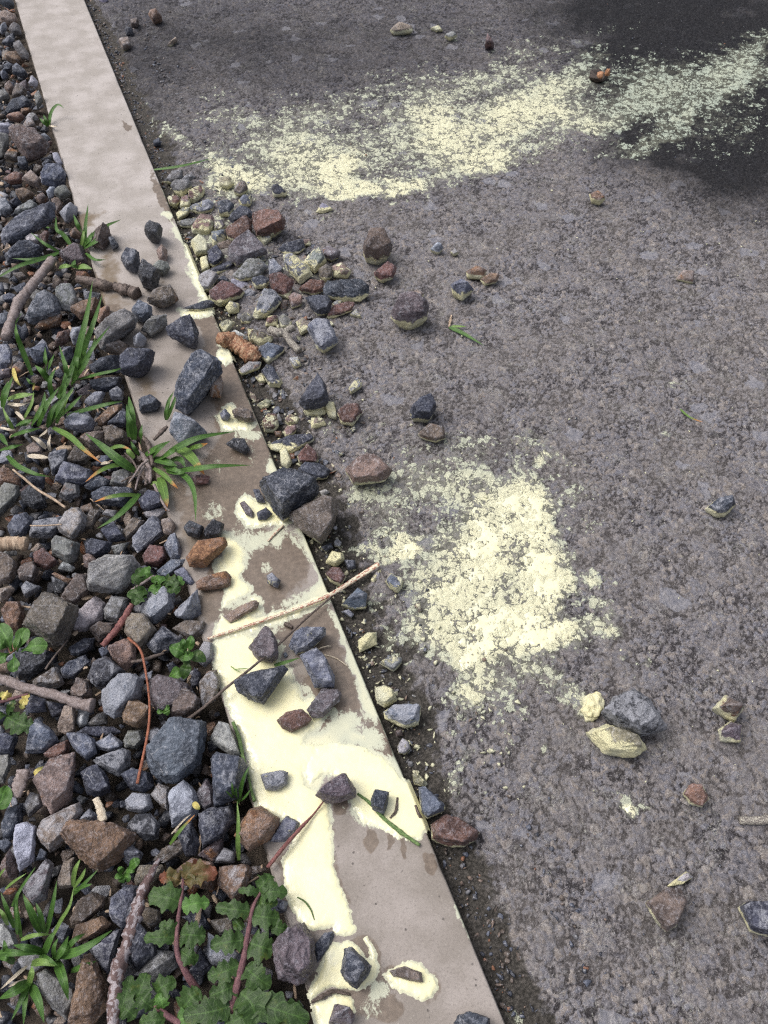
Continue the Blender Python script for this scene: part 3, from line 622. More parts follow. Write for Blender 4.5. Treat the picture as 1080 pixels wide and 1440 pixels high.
# ---- puddles of paint on the kerb: domed sheets that dip under the concrete at their rims
def puddle(key, label, deep=0.0026, also=None):
    P = np.array([unproj(*p)[:2] for p in PUD[key] + (PUD[also] if also else [])]); lo, hi = P.min(0) - .015, P.max(0) + .015
    st = 0.0013; gx = np.arange(lo[0], hi[0], st); gy = np.arange(lo[1], hi[1], st * 1.15)
    GX, GY = np.meshgrid(gx, gy); a, b = GX.ravel(), GY.ravel()
    q, _ = project(np.stack([a, b, 0 * a], 1))
    w = lambda s, k: (fbm2(a * k, b * k, 4, s) - .5)
    qx = q[:, 0] + 14 * w(65, 45) + 6 * w(67, 160) + 5 * w(81, 500); qy = q[:, 1] + 12 * w(66, 45) + 5 * w(68, 160) + 5 * w(82, 500)
    s = poly_sd(PUD[key], qx, qy)
    if also: s = np.maximum(s, poly_sd(PUD[also], qx, qy)); s = s + 3.0 * np.exp(-(((qx - 441) / 12) ** 2 + ((qy - 1072) / 22) ** 2))
    base = 0.0016 * (fbm2(a * 9, b * 9, 3, 61) - .5) + 0.0005 * (fbm2(a * 70, b * 70, 3, 62) - .5)
    z = base + np.where(s > 0, deep * (1 - np.exp(-np.maximum(s, 0) / 4.0)) , s * 0.00035) + 0.0004 * (fbm2(a * 90, b * 90, 3, 83) - .5) * (s > 0)
    over = np.maximum(a - (KX1 - .002), (KX0 + .0005) - a)          # paint sagging over the kerb's lip
    z = z - np.where(over > 0, over * 1.6, 0)
    keep = (s > -3.0) & (over < 0.007)
    fq = grid_faces(*GX.shape); fk = fq[keep[fq].all(1)]
    used = np.unique(fk); mp = np.full(len(a), -1); mp[used] = np.arange(len(used))
    me = mesh_np('paint_puddle', np.stack([a, b, z], 1)[used], mp[fk], M_PAINT, True, dict(thick=np.clip(s[used] / 13, 0, 1)))
    return tag(link('paint_puddle', me), label, 'paint puddle', 'paint puddles on the kerb')
puddle('main', 'largest glossy cream yellow paint puddle running down the kerb and forking round a dry gap', 0.0024, 'east')
puddle('low', 'cream paint pool wrapped around the cracked slate stone near the bottom of the kerb', 0.003)
puddle('end', 'paint puddle cut off by the bottom edge, below the thin dark twig', 0.003)
puddle('collar', 'crusty yellow paint collar around the dark brown stone low on the kerb', 0.004)
puddle('oblong', 'narrow paint trail along the red flecked straw and the mottled oblong stone', 0.0018)
puddle('mid', 'upright smear of cream paint beside the rust orange stone on the kerb', 0.0014)
puddle('block', 'small paint pool in front of the big slate block', 0.003)
puddle('skirt', 'paint skirt at the foot of the black slate sliver on the kerb edge', 0.003)
puddle('pebble', 'small paint pool under a blue pebble and a brown stone', 0.003)
puddle('bark', 'little paint patch under the end of the rotten bark', 0.003)
puddle('rim', 'long thin paint run on the kerb rim beside the stone pile', 0.003)

# ---- soil under the gravel
sy = np.concatenate([[-8, -3, -1.2], np.linspace(-0.6, 3.4, 240), [4.5, 8, 16]])
sx = np.concatenate([[-16, -6, -2.5], np.linspace(-1.2, KX0 + .01, 120)])
SX, SY = np.meshgrid(sx, sy); a, b = SX.ravel(), SY.ravel()
sz = -0.052 + 0.016 * (fbm2(a * 14, b * 14, 4, 91) - .5) + 0.006 * (fbm2(a * 80, b * 80, 3, 92) - .5)
soil = link('gravel_bed_soil', mesh_np('gravel_bed_soil', np.stack([a, b, sz], 1), grid_faces(*SX.shape), M_SOIL)); soil['kind'] = 'structure'; soil['label'] = 'dark damp soil under the loose gravel'
# ------------------------------------------------------------------ stones traced one by one
TILE = {'A': (220, 230, 5.4), 'B': (340, 280, 5.4), 'C': (220, 400, 5.4), 'D': (340, 460, 5.4), 'E': (300, 580, 5.4), 'F': (420, 760, 5.4), 'G': (280, 820, 5.4), 'H': (480, 920, 4.8),
        'a': (0, 0, 5.4), 'b': (0, 180, 5.4), 'c': (0, 360, 5.4), 'd': (0, 540, 5.4), 'e': (120, 600, 5.4), 'f': (0, 720, 5.4), 'g': (140, 780, 5.4), 'h': (0, 900, 5.4), 'i': (160, 960, 5.4), 'j': (0, 1080, 5.4), 'k': (180, 1080, 5.4), 'l': (0, 1240, 5.4), 'm': (160, 1240, 3.6), 'n': (420, 1240, 5.4), 'o': (300, 700, 5.4), 'p': (320, 1000, 5.4),
        'q': (0, 0, 3), 'r': (360, 0, 3), 's': (720, 0, 3), 'u': (720, 360, 3), 'v': (360, 360, 3), 'w': (720, 720, 3), 'x': (720, 1080, 3), 'y': (360, 1080, 3), 'z': (0, 360, 3), '1': (0, 0, 1)}
# kind: base colour, word, rust, bloom
KIND = {'slate': ((.052, .060, .088), 'dark slate', .10, .30), 'blue': ((.128, .145, .198), 'blue grey', .08, .38), 'pale': ((.34, .34, .35), 'pale grey', .14, .30), 'grey': ((.19, .188, .185), 'grey', .20, .30), 'brown': ((.165, .130, .110), 'brown', .28, .28), 'tan': ((.30, .24, .20), 'tan', .24, .26), 'rust': ((.23, .145, .10), 'rust orange', .31, .24), 'red': ((.175, .095, .080), 'reddish brown', .20, .20), 'purple': ((.150, .122, .138), 'purple grey', .22, .26), 'pink': ((.29, .20, .175), 'pinkish brown', .22, .22), 'white': ((.52, .51, .53), 'whitish', .05, .2), 'lav': ((.44, .45, .55), 'pale lavender', .0, .1), 'black': ((.034, .037, .046), 'near black', .0, .28), 'yel': ((.30, .28, .20), 'yellow coated', .1, .1)}
# zone | tile kind paint splat thick | outline | optional label          (zone: R road, K kerb top, G gravel bed)
STONES = '''
R A grey .15 0 .5|60,140 120,60 200,60 190,130 110,155
R A grey .3 0 .5|110,170 140,135 260,140 265,180 200,250 150,220
R A red .35 .36 .5|245,220 330,165 365,200 350,250 290,305 250,290
R A red .5 .3 .5|85,255 170,250 190,290 140,330 100,310
R A red .55 .3 .5|190,260 240,250 260,300 250,340 180,335
R A blue .38 .25 .5|260,330 400,280 435,310 420,365 340,390 265,360
R A grey .6 .36 .5|150,380 200,340 255,345 240,390 170,430
R A grey .3 .2 .4|160,440 240,420 300,415 320,440 260,490 190,480
R A pink .4 .3 .5|270,480 340,400 420,400 440,440 400,540 330,540 280,520
R A purple .4 .3 .5|440,440 500,425 530,480 500,520 440,510
R A blue .45 .3 .5|420,520 520,500 530,560 490,620 430,630
R A tan .2 .1 .5|465,620 560,580 580,605 540,650 490,660
R A slate .55 .5 .5|265,600 320,545 380,590 390,680 300,690
R A slate .12 .1 .6|390,670 455,625 510,700 490,750 430,785 395,750
R A slate .35 .2 .5|415,800 560,735 585,760 550,810 470,840
R A slate .55 .5 .5|330,720 380,700 405,800 350,830
R A grey .22 .1 .5|325,850 400,810 465,860 400,970 340,960 320,900
R A slate .12 .1 .5|550,420 640,330 690,335 735,390 700,420 600,460
R A red .12 .1 .5|530,500 680,405 720,440 715,520 600,600 545,560
R A red .10 0 .6|735,380 840,360 930,390 970,440 960,490 870,540 770,545 740,450|large brick red block at the back of the stone pile
R A purple .05 0 .5|545,660 640,580 700,520 800,620 830,660 720,720 620,775 560,720|large purple grey angular stone in front of the brick red block
R A grey .12 .1 .4|585,850 690,730 780,740 845,785 760,870 640,890
R A lav 0 0 .3|570,885 695,905 695,955 660,970 570,920|pale lavender flat chip lying in the stone pile
R A red .33 .1 .5|410,970 500,900 580,930 660,975 640,1010 480,1080 405,1030
R A slate .42 .2 .5|725,880 800,850 860,880 830,945 750,945
R A blue .12 .1 .5|855,735 890,725 965,820 900,870 855,850
R A red .14 .05 .5|865,850 960,840 1040,890 1000,1020 900,980 865,910
R B slate .12 .1 .4|285,375 320,350 460,310 475,370 430,405 330,415
R A brown .2 .1 .5|590,220 620,150 670,135 695,190 640,245
R A blue .4 .3 .4|625,280 660,240 725,240 715,320 650,330
R A slate .3 .2 .4|465,300 540,275 590,310 560,400 480,390
R A yel .7 .3 .5|475,120 560,105 590,150 540,190 480,170
R A slate .3 .1 .5|875,180 920,165 990,220 980,245 890,250|small dark stone half sunk in the upper paint near the pile
R A slate 0 .1 .4|640,990 700,955 760,980 740,1020 660,1030
R A grey .2 .1 .3|740,730 810,705 830,735 780,750
R A slate .2 .1 .4|460,880 510,850 560,890 540,905 480,900
R A grey .2 .1 .5|180,130 240,75 295,100 270,140 190,140
R A pale .7 .3 .4|770,560 865,545 870,580 820,620
R B slate .30 .34 .5|320,430 380,420 500,510 530,570 440,640 380,560 330,500
R B grey .42 .3 .5|470,480 540,400 590,390 640,470 555,560 520,530
R B purple .2 .1 .5|610,390 660,355 745,395 740,430 680,465 620,440
R B brown .22 .1 .5|585,535 640,500 685,530 680,590 640,620 595,590
R B pink .4 .3 .5|690,510 760,480 830,545 800,595 700,590
R B red .1 .05 .5|440,680 520,620 620,625 620,690 550,725 460,700
R B slate .22 .1 .5|625,680 660,630 760,630 900,620 955,660 950,730 890,770 760,770 640,730|long dark slate with pale streaks at the right end of the pile
R B slate .12 .05 .5|490,750 560,730 650,740 680,790 660,860 580,880 530,830
R B red .3 .2 .4|660,870 700,810 800,780 850,790 830,850 740,885 690,905 650,900
R B pink .12 .1 .5|355,745 390,715 460,745 450,800 380,825
R B brown .05 0 .5|280,800 320,765 350,765 340,830 300,835
R B slate .3 .25 .5|90,880 130,760 170,690 240,700 295,755 270,810 190,890 120,900
R B grey .3 .25 .5|280,900 320,870 380,930 370,970 300,975
R B tan .5 .3 .5|415,935 460,900 500,940 530,960 500,1000 450,1030
R D blue .24 .1 .6|505,20 560,-50 650,-50 690,20 725,110 620,185 580,160 540,80
R B red .4 .3 .5|180,960 200,890 270,880 270,960
R B pale .5 .3 .4|820,880 870,835 910,905
R B pale .5 .3 .4|690,790 730,765 770,775 740,820 700,840
R B lav .5 .2 .4|565,100 610,35 670,60 690,80 620,108|pale bluish pebble sitting in the lower edge of the far paint band
R B tan .5 .3 .4|645,945 680,932 702,955 665,975
R B pink .4 .2 .4|465,310 520,310 525,350 475,355
R 1 brown .18 .15 .7|510,350 520,332 540,328 552,347 548,358 530,366 513,362|upright red brown stone with a pale ridge alone on the asphalt
R v red .2 .05 .6|497,70 560,30 595,50 575,95 530,105 500,85
K C slate .28 0 .4|200,180 290,150 400,120 440,135 420,180 320,200|black slate sliver in a paint skirt on the kerb edge
K C slate 0 0 .5|75,330 150,300 210,265 270,265 320,350 305,460 260,465 160,420 90,380|white veined triangular dark stone in the middle of the kerb
K C slate 0 0 .7|145,770 280,560 340,535 420,545 490,600 490,670 390,760 230,990 150,940 160,830|big oblong dark slate lying across the kerb
K C tan .05 0 .5|390,760 420,680 490,690 510,750 490,860 410,850
K C blue .1 0 .6|480,980 520,940 565,990 540,1035 490,1020
K C brown .2 .1 .5|575,960 640,920 730,970 740,1040 680,1045 590,1010
R C pale .5 .35 .5|528,170 560,125 625,150 625,210 550,220
R C grey .25 .25 .5|640,240 690,215 740,260 700,300 645,290
R C white .2 .1 .4|545,380 600,345 700,400 680,435 560,395
R C yel .75 .4 .5|480,310 540,275 600,290 520,385
R C brown .4 .3 .5|690,340 800,370 880,400 870,430 780,465 710,430
R C blue .33 .1 .5|780,490 850,445 970,480 960,510 850,605 800,550
R C grey .42 .1 .5|630,650 700,590 790,590 780,640 650,690
R C slate .4 .2 .5|800,660 840,615 890,630 950,740 930,775 860,775 830,720
R C yel .85 .4 .5|755,710 800,675 830,740 790,750
R D pale .3 .3 .5|360,240 430,230 450,290 400,315
R D red .35 .35 .5|160,720 200,660 260,665 280,750 240,790 175,795
R D pink .4 .35 .5|330,710 370,660 435,690 420,730 350,745
R D pink .45 .3 .5|320,790 350,750 410,750 410,790 365,840 330,830
R D yel .7 .4 .5|125,590 190,545 225,570 200,610 150,620
R D slate .42 0 .4|205,890 350,830 520,815 540,860 370,960 240,930|long thin slate with a yellow painted side near the kerb edge
R D slate .55 .5 .5|290,940 340,920 380,1030 350,1075 300,1050
R D red .3 .2 .5|425,980 500,895 570,960 575,1030 440,1030
R E slate .2 0 .4|645,430 690,380 800,385 890,445 860,500 770,510 650,455
R D slate .08 0 .9|445,570 580,370 640,460 650,570 600,610 490,610|tall pointed slate shard with a whitish face beside the gutter
R D yel .9 .5 .5|480,640 500,620 600,618 630,640 600,662 500,665
R D tan .6 .3 .5|530,690 620,700 640,745 530,765
R D slate .5 .45 .5|620,570 700,570 720,700 660,680
R D red .28 .1 .6|730,650 790,600 880,590 910,650 840,745 760,730
R D slate .55 .3 .5|815,460 880,380 910,420 900,460 830,510
R D rust 0 0 .5|245,790 300,790 300,830 260,830|tiny orange red stone in the gutter beside the kerb
R v purple .25 0 .7|570,250 610,190 680,175 730,210 720,260 650,295 590,280|squat purple grey block alone on the asphalt with a paint edge
R v tan .45 .2 .5|640,160 680,140 710,160 695,190
R v blue .33 .1 .6|820,120 870,95 920,140 870,185 830,160
R v rust .33 .05 .5|885,65 930,40 975,60 960,95 890,90
R v rust .22 .05 .5|945,100 990,70 1030,80 1015,110 965,125
R v slate .18 .1 .7|650,650 690,600 740,580 760,640 730,690 660,685
R v brown .25 0 .5|685,750 730,710 790,720 800,770 760,785 700,770
R v pink .22 0 .6|375,900 430,850 500,845 580,905 540,950 410,965|big smooth pinkish stone with wet sheen beside the middle paint patch
R r lav .2 0 .6|735,1050 765,1020 790,1045 770,1070
R r pale .5 0 .6|820,1065 840,1050 855,1070 835,1080
R E slate .14 .1 .8|355,560 420,520 540,475 690,470 800,565 790,620 610,740 530,810 480,780 380,620|biggest dark slate block, straddling the kerb edge
R E brown .08 .05 .6|585,760 780,680 850,640 920,660 960,710 910,870 820,1000 760,960 640,880 590,800|big brown slab leaning off the kerb edge next to the slate block
K E purple .05 0 .5|200,690 235,670 310,760 300,800 245,775
K E slate .15 .15 .5|330,760 400,720 450,770 400,815 340,815
K E slate .1 .1 .5|300,590 350,585 400,690 330,680
K E black .05 .05 .5|95,240 150,200 240,205 280,285 240,325 180,280
R E pale .15 .1 .4|805,600 850,580 885,605 830,640
R o slate .1 .15 .5|815,375 890,340 910,380 850,410
R o pale .2 .1 .5|915,340 940,310 975,340 960,375 920,370
K o slate .2 .35 .6|405,590 450,575 510,630 490,685 410,650|mottled pebble with a paint edge alone on wet concrete
K G pink .12 .25 .4|185,250 300,180 420,130 455,150 440,190 330,250 235,305|mottled orange and white oblong stone lying in a paint trail
K G purple .05 .05 .5|375,490 500,325 540,350 600,460 600,560 550,600 450,580
K G blue .22 .25 .5|680,480 720,380 780,340 960,345 960,390 850,500 740,540
K G blue .15 .05 .6|765,550 890,490 960,570 1030,700 1025,790 880,790 840,690
K G slate .08 .1 .5|270,760 360,690 640,625 670,660 500,870 490,925 420,900 290,820
K G purple .2 .2 .5|820,960 930,810 1050,805 1080,850 1060,900 940,1020 860,1020
K p red .05 .1 .4|370,70 440,10 560,-10 640,60 600,110 490,160 420,130
K G blue .05 0 .5|635,540 660,520 675,550 650,570
G G purple .05 .1 .5|0,500 40,445 100,460 110,580 40,630 0,600
G G brown .1 .25 .5|0,760 60,680 130,665 160,760 120,880 30,940
K p slate .1 .3 .4|250,485 400,450 460,465 450,560 370,605 290,595
K p purple .03 0 .7|670,640 730,570 850,480 900,475 970,590 975,650 850,690 740,695|smooth purple blue stone astride the dry gap between two paint pools
K y slate .12 0 .6|485,135 500,95 560,105 555,150 540,195 490,175
R H blue .30 .05 .7|520,900 560,890 700,1020 690,1060 580,1110 545,1070
R H red .26 .05 .6|605,1150 700,1085 780,1100 930,1200 910,1250 830,1300 700,1290 610,1250|dark purple red stone at the lower tip of the paint pool
R H white .7 .5 .6|225,230 290,210 350,240 375,310 290,360 240,330
R H blue .38 .25 .6|285,390 350,345 535,355 520,475 430,495 290,430
R H white .3 .3 .6|380,620 410,565 460,590 465,640 430,675 385,670
R H brown 0 0 .6|365,515 410,505 415,550 370,555
R H yel .5 .4 .5|480,810 510,790 570,860 550,890 490,880
G p blue .15 .25 .5|330,990 370,900 450,800 540,850 530,900 440,1000
G p rust .04 .12 .6|65,940 170,750 250,725 390,820 380,880 330,950 170,1060|rust and purple stone wedged against the kerb by the puddle
K n slate .12 .1 .8|320,680 350,520 405,495 550,640 540,690 440,810 360,750|cracked slate stone standing in the lowest paint pool
K n brown .35 .1 .5|690,680 800,640 930,690 945,760 880,755 720,720
K n purple .05 .05 .6|225,1080 270,930 330,940 430,1010 410,1080
G n slate .05 .05 .5|120,480 200,400 265,380 270,430 200,560 140,620
G y purple 0 0 .8|70,750 130,690 200,660 240,720 240,850 180,905 100,880|rounded purple and tan stone against the kerb above the lowest pool
K 1 slate .1 .15 .5|638,1440 645,1428 660,1422 688,1432 690,1452 650,1456
R F red .4 .15 .6|205,255 250,205 310,205 360,280 320,355 240,310
R F blue .25 .15 .6|325,490 450,355 520,405 510,510 400,515
R F blue .45 .4 .6|655,310 700,250 790,300 785,360 750,395 690,360
R F pale .6 .55 .5|450,760 520,700 590,700 590,790 460,850
R F pale .35 .35 .5|610,930 680,885 780,890 780,930 720,1000
R F yel .85 .5 .6|205,170 250,80 340,100 350,150 280,200
R F blue .05 .1 .5|320,540 380,525 420,560 400,590
R F white .4 .4 .5|545,300 590,230 630,220 620,280 570,330
R F slate .05 .1 .5|340,150 430,150 430,210 380,230
R 1 tan .1 0 .3|950,393 957,383 977,380 975,398|thin tan chip on the upper right asphalt
R 1 slate .35 0 .6|992,716 1008,702 1030,699 1034,710 1020,725 1005,725|dark stone with pale rim near the right edge
R s rust .45 0 .6|325,820 360,810 395,840 370,860 335,850|small rust stone with yellow side, right of the far paint band
R w black 0 .20 .6|375,850 430,780 510,755 580,790 655,910 540,945 450,910|large dark slate with a whitened top edge at the right
R w yel .8 .3 .6|315,930 400,895 530,945 570,1000 520,1035 390,1020|yellow coated oval stone in front of the large right hand slate
R w yel .95 .6 .25|302,850 312,785 360,765 385,800 352,872 322,878|lump of clotted yellow paint left of the large right hand slate
R w brown .42 0 .6|845,830 900,770 980,820 940,885
R w purple .42 .1 .6|870,920 920,885 970,900 965,970 880,965
R x rust .42 .1 .6|720,110 750,70 800,70 830,130 800,165 750,150
R x brown .3 .15 .5|565,570 650,510 710,510 740,570 700,610 690,670 650,690 610,650|heart shaped brown stone with pale rim on the lower right asphalt
R x pale .5 .2 .3|650,500 735,435 765,460 720,490
R x slate .3 .05 .6|955,590 985,570 1100,570 1120,640 1080,710 1000,690|dark slate with yellow side cut by the right edge
R r tan .35 .05 .5|565,130 600,100 660,110 660,135 580,145
R r pale .45 .1 .5|795,155 830,135 850,150 820,170
R r red 0 0 .8|965,200 975,155 1005,195
R r yel .8 .4 .5|735,120 770,110 790,130 760,135
R q tan .05 0 .5|500,170 545,165 555,200 520,210
R q brown 0 0 .6|550,90 585,85 580,115 555,112
R q slate 0 0 .6|525,120 560,120 560,148 535,150
R q rust 0 0 .6|625,60 665,45 685,75 650,100
R q tan .05 0 .5|705,190 740,155 750,170 720,195
R q lav 0 0 .5|415,0 445,-8 462,8 440,18
R q slate 0 0 .5|645,595 675,585 680,610 650,615
K q black 0 0 .7|610,980 630,935 685,960 670,1015 630,1010
K A pink 0 0 .6|0,660 40,610 85,660 75,740 20,740
K A grey 0 0 .5|-30,800 20,740 80,745 105,790 50,840 -10,830
K 1 slate 0 0 .6|170,365 178,350 195,355 198,372 190,382 178,378
K z black 0 0 .8|580,75 605,30 675,80 650,135 600,115
K z brown 0 0 .5|620,185 650,140 720,130 755,185 690,215 630,200
K z blue 0 0 .6|555,230 590,198 640,215 645,260 600,278 565,265
K z grey 0 0 .5|595,310 640,255 700,245 705,290 640,335
K z blue 0 0 .6|560,345 590,320 620,350 600,385 565,380
K z slate 0 0 .6|505,440 540,392 655,405 640,460 590,500 515,495
K z grey 0 0 .6|395,320 430,280 530,230 580,260 570,300 490,345 430,395
G z tan 0 0 .5|440,400 480,340 540,375 530,415
G z slate 0 0 .4|375,460 430,430 500,420 505,490 400,500
K z slate 0 0 .6|585,605 640,590 680,620 660,650 590,655
K z blue 0 0 .6|715,740 735,655 800,680 875,745 760,795
K z red 0 0 .4|810,940 850,920 885,930 880,960 825,965
K e black 0 0 .6|745,770 790,710 905,765 860,845 780,825
K e black 0 0 .6|900,790 970,715 1055,740 1030,820 960,855 910,840
K e rust .04 0 .5|770,990 850,870 1060,845 1075,900 910,1070 790,1060|flat rust orange stone on the left side of the kerb
K g rust .04 0 .4|735,210 770,190 960,125 1000,170 990,230 900,260 740,270|long rust and blue stone below the flat orange one on the kerb
G b brown 0 0 .5|80,60 120,40 280,40 365,120 340,180 220,235 170,200|big brown wedge stone beside the upper kerb
G b grey 0 0 .5|-20,30 60,50 60,130 20,210 -20,200
G b blue 0 0 .5|315,360 350,310 460,290 500,360 490,420 420,445 320,415
G b blue 0 .0 .4|20,790 60,730 180,650 400,580 410,680 300,760 180,830 60,890 20,850|long pale streaked slate on the gravel at the left
G b tan 0 0 .5|170,390 240,335 310,400 290,455 210,420
G b rust 0 0 .5|120,490 190,465 265,500 190,570 150,550
G b blue 0 0 .5|0,540 50,540 100,630 40,660 0,640
G b grey 0 0 .5|110,640 130,610 240,560 290,590 260,630 150,660
G b brown 0 0 .5|265,530 320,490 370,540 310,580
G b grey 0 0 .5|415,500 430,460 500,440 540,500 470,540
G b brown 0 0 .5|390,540 440,530 475,580 440,660 410,620
G b blue 0 0 .5|455,640 510,580 585,600 580,650 500,715
G b lav 0 0 .5|352,480 380,445 420,450 400,530 370,535
G b red 0 0 .5|30,390 110,335 170,350 160,410 80,425
G b purple 0 0 .4|455,960 580,890 620,900 660,1020 560,1035 480,990
G b slate 0 0 .5|40,960 150,880 230,880 320,930 270,1000 60,1010
G b rust 0 0 .6|530,800 570,755 610,800 600,830 540,830
G b brown 0 0 .6|700,880 720,780 820,740 840,830 790,920
K b slate 0 0 .6|825,845 860,830 905,890 850,920
G b white 0 0 .5|190,830 230,805 300,830 290,880 210,870
G b red 0 0 .5|300,830 340,780 375,790 350,880 310,870
G b lav 0 0 .5|400,200 440,190 475,270 450,290 410,240
G b slate 0 0 .5|320,270 350,235 400,250 390,300 330,300
G b slate 0 0 .6|70,560 110,530 160,560 150,605 90,610
G b slate 0 0 .6|140,240 200,235 215,290 180,310 145,290
G b brown 0 0 .5|35,225 80,160 150,200 130,250
G a blue 0 0 .5|0,20 0,-30 90,-30 105,40 60,50
G a tan 0 0 .5|0,130 40,90 110,110 130,160 80,190 10,170
G a blue 0 0 .5|0,200 40,170 55,210 10,260
G a grey 0 0 .5|100,350 150,320 215,400 220,450 160,430
G a rust 0 0 .5|35,420 80,395 150,410 185,460 140,485 50,450
G a slate 0 0 .5|95,520 130,490 210,560 180,580 100,560
G a lav 0 0 .5|215,630 250,580 290,620 280,660
G a slate 0 0 .4|45,830 80,770 200,740 240,790 200,830 60,855
G a rust 0 0 .5|50,880 150,850 185,890 140,920 60,900
G a lav 0 0 .5|0,940 60,930 110,990 60,1010 0,1000
G a pink 0 0 .5|35,670 80,625 110,670 70,710
G a brown 0 0 .5|90,730 130,650 200,680 180,730 110,745
G a grey 0 0 .5|0,700 50,700 75,740 0,775
G a blue 0 0 .5|300,1030 340,1010 385,1050 350,1070
G a brown 0 0 .5|180,970 230,890 280,970 210,1010
G a slate 0 0 .5|15,330 60,290 110,270 115,330 60,350
G a grey 0 0 .5|65,220 110,180 150,200 160,260 100,260
G a blue 0 0 .5|0,550 30,530 65,570 20,600
G a slate 0 0 .5|30,510 70,480 105,500 80,545 40,545
G a grey 0 0 .5|260,725 300,700 325,760 280,820
G a rust 0 0 .5|155,830 240,825 220,855 165,865
G c blue 0 0 .6|200,470 215,420 290,330 350,290 440,320 455,400 440,450 340,495 230,505|large blue grey stone right of the grey jointed twig
G c rust 0 0 .5|265,540 340,480 470,450 450,520 300,560
G c grey 0 0 .5|425,270 470,230 550,240 590,330 560,420 470,400 430,330
G c rust 0 0 .5|540,410 620,360 740,330 720,450 620,480
G c rust 0 0 .5|760,400 830,390 840,470 770,520 740,490
G c blue 0 0 .5|200,720 340,660 375,740 330,800 270,800
G c blue 0 0 .5|0,680 60,670 90,740 85,830 40,855 0,850
G c blue 0 0 .5|530,600 550,545 630,545 620,650 560,670
G c red 0 0 .5|415,670 440,580 530,560 520,640 450,690
G c slate 0 0 .5|100,560 130,525 215,580 180,635 110,620
G c blue 0 0 .5|0,440 60,435 70,500 30,545 0,545
G c purple 0 0 .5|0,870 85,860 80,915 0,920
G c tan 0 0 .5|400,180 440,150 470,200 430,250 400,230
G c brown 0 0 .5|90,850 150,795 200,840 180,900 100,920
G c slate 0 0 .5|680,950 760,930 920,930 900,1000 800,1030 700,1000
G c slate 0 0 .5|20,310 70,280 130,310 110,350 40,350
G c brown 0 0 .5|100,140 170,125 205,165 150,185
G d blue 0 0 .5|490,280 560,215 660,210 715,290 700,350 600,360 500,330
G d rust 0 0 .5|745,270 830,175 920,160 910,220 800,325 750,315
G d slate 0 0 .5|820,310 920,210 965,220 960,320 860,325
G d brown 0 0 .6|790,330 860,330 960,370 970,440 860,475 800,450
G d brown 0 0 .5|610,400 650,370 800,355 795,500 700,500
G d blue 0 0 .5|415,730 480,590 700,660 690,740 600,760 500,760|pale slate with a white vein at its left end
G d slate 0 0 .5|640,780 760,700 840,740 820,780 690,805
G d brown 0 0 .5|510,590 570,480 680,560 660,610 560,620
G d grey 0 0 .5|450,850 500,760 600,770 600,850 500,880
G d black 0 0 .5|160,840 230,790 330,830 350,930 260,940 180,900
G f blue 0 0 .5|65,130 110,30 200,10 250,90 170,190 90,180
G f slate 0 0 .5|230,180 260,80 470,40 470,100 390,190
G f tan 0 0 .6|440,110 500,10 600,-20 655,30 640,110 560,205 460,150
G f brown 0 0 .5|640,80 690,-20 770,-10 700,120 650,130
G d tan 0 0 .5|200,480 260,440 320,500 320,540 220,540
G d rust 0 0 .5|0,640 60,640 150,720 150,780 60,760 0,750
G d grey 0 0 .5|0,800 40,760 140,780 140,850 40,960 0,1000
G d slate 0 0 .5|370,540 520,520 500,620 400,690
G d slate 0 0 .5|200,700 340,700 330,790 220,760
G d blue 0 0 .5|640,140 720,60 800,70 760,150 690,170
G d slate 0 0 .5|830,70 900,30 940,60 930,120 850,120
G d slate 0 0 .5|700,830 780,785 1000,800 1010,840 940,930 720,900
G d white 0 0 .5|770,990 810,950 885,960 870,1010
G d grey 0 0 .5|840,760 860,680 960,650 1010,700 960,780
G e slate 0 0 .6|405,560 480,485 570,510 580,600 480,640 430,620
G e pale 0 0 .5|440,650 580,620 610,640 560,700 470,690
G e blue 0 0 .5|360,840 430,770 530,685 590,760 590,810 480,880 400,955 365,900
G e tan 0 0 .6|575,710 650,700 690,750 660,820 600,810
G e blue 0 0 .6|600,900 650,830 690,820 730,940 720,1000 650,1000
G e red 0 0 .5|440,980 490,905 600,920 620,1000 560,1060 460,1050
G e tan 0 0 .5|290,800 360,690 450,720 400,790 310,860
G e slate 0 0 .5|120,790 220,735 300,850 180,870
G e slate 0 0 .5|0,890 60,860 200,880 170,950 80,990 10,960
G e grey 0 0 .4|190,910 340,875 280,960 230,975
G g blue 0 0 .4|440,130 540,40 640,40 640,80 500,180 450,160
G g blue 0 0 .5|565,130 640,95 735,220 700,250 620,190
G f pale 0 0 .6|675,560 690,420 820,335 1000,340 1050,410 1030,500 920,610 790,610 690,590|biggest pale grey rough stone in the gravel
G f brown 0 0 .6|185,850 260,700 340,625 400,640 580,740 560,820 480,990 400,1000 240,900|biggest blocky brown stone in the gravel
G f pale 0 0 .4|535,905 560,790 720,650 800,700 770,830 650,900
G f brown 0 0 .5|465,650 580,480 660,480 685,610 560,710
G f grey 0 0 .6|395,230 430,185 600,240 580,360 520,380 400,320
G f red 0 0 .5|250,320 330,280 450,385 350,440 270,400
G f brown 0 0 .6|0,320 70,340 130,390 130,460 80,530 0,545
G f brown 0 0 .6|135,450 180,390 260,380 290,450 250,530 150,510
G f tan 0 0 .5|0,580 80,560 110,590 60,660 0,675
G f rust 0 0 .5|10,750 60,700 150,690 180,770 150,890 70,890
G f slate 0 0 .5|160,570 200,525 320,575 250,610 190,645
G f white 0 0 .5|440,430 480,370 570,420 540,450
G f rust 0 0 .4|395,470 420,460 540,510 510,550
G f black 0 0 .5|390,500 400,490 520,550 480,610 420,620
G f slate 0 0 .5|650,250 700,200 840,240 830,300 720,340 660,300
G f tan 0 0 .5|630,330 680,310 750,380 690,440 640,410
G f grey 0 0 .5|790,740 850,640 970,660 960,740 900,840 800,810
